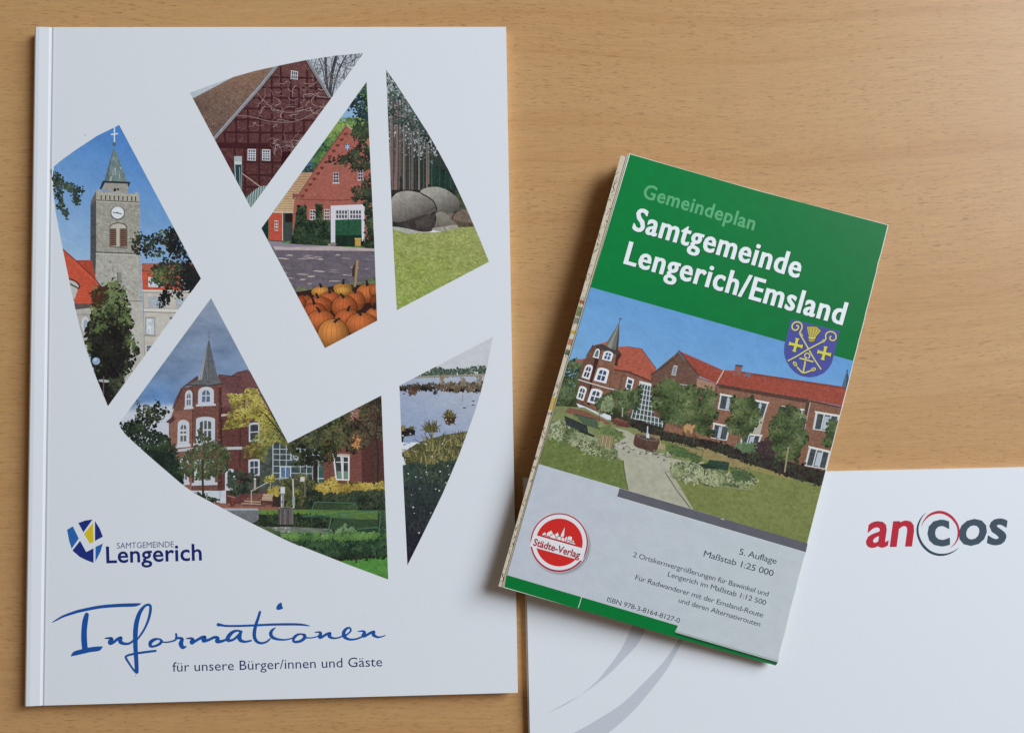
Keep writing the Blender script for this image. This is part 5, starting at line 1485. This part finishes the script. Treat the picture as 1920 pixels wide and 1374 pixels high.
    a.poly([(198, 754), (345, 820), (350, 868), (212, 812)], (54, 64, 62), tex=(.15, 3, 3)); a.line([(200, 756), (344, 820), (350, 870)], 6, (40, 48, 48)); a.poly([(300, 840), (396, 880), (388, 892), (290, 854)], (46, 56, 54)); a.line([(212, 812), (224, 850)], 4, (40, 48, 48))
    a.poly([(432, 872), (522, 892), (502, 976), (420, 952)], (136, 120, 84)); [a.line([(440 + i * 12, 876 + i * 2.6), (428 + i * 11.4, 954 + i * 2.8)], 6, (184, 168, 124) if i % 2 else (160, 142, 102)) for i in range(7)]
    a.leaves([(410, 940), (530, 975), (525, 1030), (420, 1000)], 90, 10, fl, 10)
    a.poly([(806, 902), (856, 912), (850, 976), (800, 964)], (140, 126, 90)); [a.line([(812 + i * 9, 906 + i * 2), (806 + i * 9, 964 + i * 2)], 4.5, (186, 172, 128)) for i in range(5)]
    a.poly(smooth([(656, 878), (700, 872), (760, 890), (812, 908), (800, 960), (780, 986), (720, 972), (650, 944)], 4, True), (92, 66, 56), tex=(.3, 4, 4)); a.ell(735, 895, 70, 16, (130, 108, 92), 18, .2); a.ell(735, 896, 58, 10, (84, 70, 62), 18, .2)
    a.poly([(728, 862), (744, 866), (748, 898), (726, 894)], (206, 214, 222)); a.line([(736, 820), (734, 880)], 8, (190, 204, 216))
    for i in range(90):
        x = random.uniform(520, 890); y = 930 + (x - 520) * .24 + random.gauss(0, 14)
        if 650 < x < 800 and y < 975: continue
        a.ell(x, y, random.uniform(5, 11), random.uniform(4, 7), random.choice([(176, 172, 158), (136, 130, 118), (104, 96, 88), (196, 192, 180)]), 8)
    # ---- right half
    a.T(1220, 600, 3.1225)
    a.poly([(270, 330), (385, 372), (930, 462), (1160, 520), (1120, 800), (1010, 960), (800, 900), (60, 700), (100, 560)], (140, 96, 74), tex=(.18, 2.6, 2), cell=2.4)
    a.bricks([(280, 345), (920, 470), (880, 800), (380, 720)], 420, 6, 2.6, [(124, 82, 64), (158, 112, 88), (106, 70, 58)], .2)
    a.poly([(930, 480), (1160, 520), (1140, 800), (1010, 960), (860, 830)], (136, 92, 70), tex=(.16, 2.6, 2))
    a.poly([(160, 186), (282, 326), (268, 440), (180, 640), (20, 560), (0, 320)], (112, 80, 66), tex=(.2, 2.6, 2), cell=2.4)
    a.bricks([(150, 230), (260, 330), (200, 560), (30, 500), (20, 320)], 160, 6, 2.6, [(98, 68, 58), (128, 92, 76)], .27)
    a.poly([(270, 340), (380, 375), (372, 420), (264, 440)], (170, 128, 104), tex=(.14, 3, 2))
    a.poly([(158, 176), (425, 294), (500, 296), (820, 344), (1170, 396), (1150, 512), (925, 462), (660, 418), (385, 372), (276, 326)], (166, 74, 54), tex=(.14, 3, 2), cell=2.4)
    for i in range(62): a.line([(434 + i * 11.6, 298 + i * 1.75), (398 + i * 11.9, 372 + i * 2.25)], 1.7, (138, 56, 42))
    for i in range(16): a.line([(180 + i * 15, 188 + i * 6.6), (282 + i * 6.6, 322 + i * 3)], 1.7, (140, 58, 44))
    a.poly([(500, 296), (820, 344), (1170, 396), (1165, 410), (820, 356), (500, 306)], (140, 60, 46))
    a.line([(2, 318), (60, 282), (152, 214), (162, 178), (282, 326)], 7, (74, 62, 60)); a.line([(385, 376), (660, 424), (925, 468)], 8, (84, 60, 54)); a.line([(930, 474), (1150, 518)], 8, (80, 58, 52)); a.poly([(395, 378), (660, 424), (925, 466), (925, 488), (400, 396)], (92, 62, 52))
    a.line([(428, 294), (384, 374)], 6, (206, 190, 180)); a.line([(384, 374), (374, 600)], 5, (92, 72, 62)); a.line([(934, 480), (900, 640)], 6, (186, 180, 172)); a.poly([(912, 470), (932, 478), (900, 640), (884, 632)], (88, 62, 54))
    a.poly([(498, 262), (538, 266), (526, 328), (482, 322)], (152, 94, 84), tex=(.15, 3, 3)); a.poly([(496, 260), (540, 265), (538, 274), (494, 269)], (92, 66, 64)); a.poly([(554, 310), (586, 314), (580, 334), (548, 328)], (96, 116, 140))
    a.window([(135, 264), (158, 268), (146, 326), (120, 322)], (190, 186, 180), (128, 142, 160), 1, 1, .16)
    w2 = (206, 208, 204); p2 = (70, 78, 84)
    for q, nx, ny in (([(408, 434), (505, 452), (490, 536), (392, 520)], 2, 1), ([(600, 468), (690, 485), (660, 580), (585, 565)], 2, 1), ([(368, 604), (466, 626), (446, 706), (354, 690)], 2, 1), ([(538, 664), (650, 676), (630, 745), (520, 730)], 3, 1), ([(966, 538), (1110, 562), (1080, 658), (948, 640)], 3, 1), ([(928, 742), (1056, 772), (1030, 876), (900, 852)], 3, 1), ([(772, 506), (896, 526), (880, 600), (760, 590)], 2, 1), ([(728, 720), (800, 735), (780, 800), (716, 790)], 2, 1)):
        a.window(q, w2, p2, nx, ny, .09, .05)
        m = a.quad(q, None); k = random.uniform(.3, .5)
        a.poly([m(k, .15), m(k + .2, .15), m(k + .2, .9), m(k, .9)], (176, 190, 200)); a.line([m(-.04, -.02), m(1.04, -.02)], 7, (222, 220, 212))
    a.poly([(600, 566), (662, 582), (640, 672), (580, 656)], (178, 174, 156))
    a.window([(160, 372), (225, 382), (222, 400), (156, 392)], (200, 196, 186), (110, 110, 104), 1, 1, .2)
    # shade and lawn
    a.poly([(60, 690), (330, 740), (470, 830), (620, 855), (840, 930), (1015, 970), (1005, 1010), (935, 1320), (240, 1110), (88, 895), (320, 830), (200, 770), (60, 720)], (122, 130, 66), tex=(.14, 7, 4), cell=3.4)
    a.poly([(80, 690), (330, 745), (480, 800), (600, 850), (560, 880), (400, 840), (200, 770)], (152, 134, 84), tex=(.15, 6, 3)); a.poly([(480, 800), (700, 860), (860, 920), (820, 935), (600, 880)], (146, 136, 76), tex=(.12, 6, 3))
    a.poly([(88, 893), (320, 826), (300, 840), (130, 902), (250, 1108), (240, 1108)], (176, 173, 152))
    a.leaves([(260, 960), (1000, 1000), (925, 1300), (260, 1110), (150, 960)], 420, 10, [(104, 116, 52), (128, 138, 70), (142, 148, 84)], 6, asp=(.12, .3), ang=.2)
    hd = [(56, 640), (200, 680), (330, 700), (480, 740), (600, 740), (680, 700), (740, 720), (760, 810), (880, 850), (1030, 890), (1008, 965), (930, 945), (840, 925), (720, 885), (620, 855), (480, 805), (330, 750), (56, 700)]
    a.poly(hd, (58, 50, 46), tex=(.3, 5, 5)); a.leaves(hd, 420, 10, [(44, 38, 38), (62, 54, 48), (58, 66, 46), (78, 84, 58)], 8)
    a.leaves([(620, 720), (690, 695), (740, 740), (740, 800), (640, 790)], 100, 10, [(64, 48, 52), (80, 62, 62), (50, 40, 44)], 6); a.leaves([(500, 730), (600, 720), (610, 760), (540, 770)], 70, 9, [(84, 110, 70), (110, 134, 90)])
    tg = [(46, 58, 34), (66, 82, 46), (90, 106, 60), (120, 134, 82)]
    a.leaves([(20, 400), (90, 350), (200, 390), (300, 400), (385, 430), (370, 500), (400, 570), (330, 610), (380, 680), (240, 640), (180, 600), (80, 590), (10, 500)], 900, 12, tg, 10)
    a.line([(262, 600), (250, 722)], 7, (104, 88, 66)); a.leaves([(200, 615), (250, 620), (240, 660), (200, 650)], 30, 9, [(196, 150, 96), (176, 130, 80)])
    a.leaves([(470, 450), (540, 470), (600, 450), (640, 560), (620, 620), (540, 690), (470, 640), (440, 600), (480, 560)], 430, 11, tg, 10); a.line([(518, 640), (510, 730)], 6, (104, 90, 66))
    a.leaves([(770, 510), (830, 500), (900, 560), (890, 640), (930, 690), (880, 740), (860, 840), (740, 800), (720, 740), (690, 640), (710, 600)], 640, 11, tg, 10); a.line([(806, 740), (784, 890)], 9, (156, 148, 112))
    a.leaves([(1040, 600), (1100, 590), (1080, 720), (1010, 740), (1030, 680)], 130, 11, tg, 10)
    # beds and benches on the right
    fl = [(84, 98, 62), (116, 128, 82), (150, 158, 112), (180, 184, 142), (70, 84, 54)]
    a.leaves([(118, 870), (160, 845), (300, 850), (420, 890), (560, 890), (620, 950), (560, 975), (380, 970), (220, 940), (130, 912)], 520, 12, fl, 10, asp=(.3, .7))
    a.leaves([(470, 860), (560, 890), (590, 930), (500, 940)], 90, 10, [(70, 92, 54), (96, 116, 68)]); a.line([(400, 968), (520, 988), (610, 985), (610, 965)], 5, (146, 146, 104), sm=3)
    a.leaves([(90, 745), (150, 735), (290, 810), (290, 830), (130, 780)], 110, 10, [(70, 96, 52), (96, 122, 66)])
    a.line([(150, 775), (165, 726), (310, 762), (294, 826)], 5, (84, 108, 72)); a.line([(145, 765), (296, 800)], 5, (60, 84, 62))
    a.poly([(344, 816), (462, 832), (452, 880), (314, 862)], (46, 72, 56), tex=(.15, 3, 3)); a.poly([(276, 842), (330, 840), (400, 872), (320, 868)], (40, 58, 48)); a.line([(318, 868), (314, 910)], 5, (48, 60, 50))
    # far spire
    a.poly([(1150, 290), (1170, 398), (1118, 392)], (76, 106, 128)); a.poly([(1150, 290), (1170, 398), (1142, 395)], (54, 78, 98)); a.ell(1152, 296, 5, 5, (50, 84, 116), 9); a.line([(1156, 262), (1162, 256)], 4, (84, 116, 150))
    a.build('cover_picture', MP, mapo, label='wide picture of a brick town hall with red roofs, lawns and garden benches', dz=3 * LAY)


map_picture()


def map_print():
    a = Art().T(1450, 580, 9.8125)
    sh = [(335, 182), (780, 296), (1215, 405), (1165, 630), (1108, 860), (1075, 985), (1010, 1090), (925, 1175), (800, 1230), (660, 1247), (520, 1220), (410, 1160), (320, 1070), (245, 945), (208, 820), (204, 740), (215, 640), (270, 420)]
    a.poly([(x - 4, y - 3) for x, y in sh], (104, 128, 190), z=0)
    a.layer = 1
    a.poly(sh, (78, 82, 156))
    gd, dk, hi = (206, 200, 124), (52, 54, 78), (222, 216, 150)

    def gold(pts, w, sm=5):
        a.line([(x + 6, y + 7, (p[0] if p else w) + 10) for x, y, *p in pts], w + 10, dk, sm=sm)
        a.line(pts, w, gd, sm=sm)
    gold([(505, 480), (640, 720), (760, 930), (878, 1105)], 26)
    gold([(265, 948), (450, 850), (660, 722), (920, 588)], 26)
    gold([(505, 470), (486, 430), (515, 370), (528, 310), (500, 255), (440, 232), (380, 250), (345, 300), (352, 355), (395, 385), (440, 370), (462, 330), (445, 298), (418, 308)], 28)
    gold([(935, 580), (965, 540), (960, 480), (990, 430), (1050, 410), (1115, 430), (1150, 480), (1145, 540), (1100, 575), (1050, 560), (1036, 520), (1062, 490)], 26)
    for x, y in ((500, 445), (512, 470), (520, 490)): a.line([(x - 28, y + 8), (x + 28, y - 4)], 12, gd)
    for x, y in ((905, 588), (925, 575)): a.line([(x - 12, y - 24), (x + 14, y + 24)], 14, gd)
    a.poly([(602, 318), (720, 300), (805, 312), (888, 385), (850, 450), (795, 505), (770, 590), (700, 615), (630, 590), (645, 500), (636, 430)], dk)
    a.poly([(612, 322), (720, 312), (800, 324), (874, 390), (840, 440), (784, 498), (758, 580), (700, 600), (644, 580), (658, 500), (648, 430)], (178, 168, 76))
    for i in range(9):
        t = i / 8
        a.line([(660 + 110 * t, 500), (640 + 190 * t, 420), (624 + 245 * t, 330 + 70 * t * t)], 7, (118, 108, 56) if i % 2 else (216, 206, 120), sm=3)
    a.line([(642, 512), (700, 532), (775, 520)], 16, hi, sm=3); a.line([(640, 540), (700, 560), (768, 548)], 12, (110, 100, 54), sm=3)
    for cx, cy in ((412, 656), (934, 806)):
        for k, (c, g) in enumerate((((52, 54, 78), 9), ((212, 206, 84), 0))):
            for ang in (0, math.pi / 2):
                t = ang + .24
                u = (math.cos(t), math.sin(t)); v = (-u[1], u[0])
                L = 128 + g; pts = []
                for s, w in ((-1, 40), (-.72, 24), (.72, 24), (1, 40)): pts.append((s * L, w + g))
                P = [(x, w) for x, w in pts] + [(x, -w) for x, w in reversed(pts)]
                a.poly([(cx + x * u[0] + y * v[0] + g * .6, cy + x * u[1] + y * v[1] + g * .6) for x, y in P], c)
    a.ring(622, 855, 34, 64, dk, 32); a.ring(622, 853, 38, 56, hi, 32)
    gold([(610, 880), (590, 930), (572, 1040), (545, 1160)], 30); gold([(478, 897), (600, 928), (735, 966)], 28)
    gold([(405, 1020), (470, 1100), (545, 1165), (640, 1145), (720, 1110)], 28, 4)
    for x, y, r in ((398, 1003, .9), (735, 1105, -.4)):
        a.ell(x + 5, y + 6, 60, 40, dk, 16, r); a.ell(x, y, 52, 33, gd, 16, r); a.ell(x, y, 34, 16, (150, 140, 64), 14, r)
    a.build('coat_of_arms', MP, mapo, label='violet shield with two golden croziers, sheaf, crosses and anchor', dz=140 * LAY)
    # titles
    a = Art().T(1130, 270, 3.3684)
    text(a, 'Gemeindeplan', (250, 338), (952, 545), 88, (98, 172, 122), .014, kern=1.08, fat=1)
    a.build('title_lettering', MP, mapo, label='pale green small title line', dz=3 * LAY)
    a = Art().T(1130, 270, 3.3684)
    for body, p0, p1 in (('Samtgemeinde', (186, 541), (1236, 847)), ('Lengerich/Emsland', (133, 754), (1512, 1142))):
        for g, c in ((0, (14, 72, 42)), (1, (234, 238, 243))):
            d = 0 if g else 1
            text(a, body, (p0[0] + 4 * d, p0[1] + 5 * d), (p1[0] + 4 * d, p1[1] + 5 * d), 142, c, .012, fat=2, kern=1.1, fatw=.012)
    a.build('title_lettering', MP, mapo, label='large white bold place name with dark edge', dz=3 * LAY)
    # small print
    a = Art().T(1120, 980, 4.5714)
    ink = (52, 62, 70)
    for body, p0, p1, s in (('5. Auflage', (1212, 268), (1532, 352), 52), ('Maßstab 1:25 000', (908, 285), (1503, 457), 52),
                            ('2 Ortskernvergrößerungen für Bawinkel und', (303, 289), (1462, 629), 43), ('Lengerich im Maßstab 1:12 500', (601, 456), (1441, 705), 43),
                            ('Für Radwanderer mit der Emsland-Route', (322, 485), (1415, 809), 43), ('und deren Alternativrouten', (693, 679), (1392, 887), 43),
                            ('ISBN 978-3-8164-8127-0', (80, 672), (702, 857), 41)):
        text(a, body, p0, p1, s, ink, 0.0, kern=.94)
    a.build('small_lettering', MP, mapo, label='dark small print lines on the grey field', dz=4 * LAY)
    # round badge
    a = Art().T(920, 860, 3.6167)
    cx, cy = 465, 566
    for k in range(7): a.ell(cx + 14 - k * 1.5, cy + 24 - k * 3, 206 - k * 3, 204 - k * 3, tuple(188 - k * 13 + q for q in (2, 8, 14)), 48)
    a.ell(cx, cy, 199, 203, (222, 190, 194), 64); a.ell(cx, cy + 1, 195, 199, (158, 40, 62), 64); a.ell(cx, cy - 1, 186, 189, (226, 226, 230), 64)
    a.ell(cx, cy, 159, 162, (206, 48, 44), 64)
    th = math.atan2(90, 320)
    u = (math.cos(th), math.sin(th)); v = (-u[1], u[0])
    B = lambda s, t: (cx + s * u[0] + t * v[0], cy + s * u[1] + t * v[1])
    a.poly([B(-186, -8), B(186, -8), B(186, 78), B(-186, 78)], (226, 226, 230))
    a.line([B(-158, -7), B(158, -7)], 4, (160, 40, 46)); a.line([B(-138, 80), B(138, 80)], 3, (190, 70, 66))
    w = (228, 226, 228)
    for x, wd, h, kind in ((-112, 30, 44, 0), (-74, 50, 66, 0), (-96, 36, 22, 1), (-28, 36, 66, 0), (-52, 40, 48, 0), (8, 26, 112, 2), (40, 34, 56, 0), (62, 34, 62, 1), (88, 26, 44, 0), (16, 34, 44, 0), (60, 34, 34, 0), (86, 46, 26, 1), (-8, 30, 40, 1)):
        x0, x1 = x - wd / 2, x + wd / 2
        if kind == 0: p = [(x0, -14), (x0, -h * .62), (x, -h), (x1, -h * .62), (x1, -14)]
        elif kind == 1: p = [(x0, -14), (x0, -h * .8), (x0 + 6, -h), (x1 - 6, -h), (x1, -h * .8), (x1, -14)]
        else: p = [(x0, -14), (x0, -h * .5), (x, -h), (x1, -h * .5), (x1, -14)]
        P = [B(*q) for q in p]
        a.poly(P, w); a.line(P + [P[0]], 5.0, (176, 52, 52))
    text(a, 'Städte-Verlag', B(-168, 66), B(160, 67), 46, (158, 40, 48), .026)
    a.build('publisher_badge', MP, mapo, label='round red and white badge with a white skyline', dz=6 * LAY)


map_print()
bpy.data.objects.remove(_to)
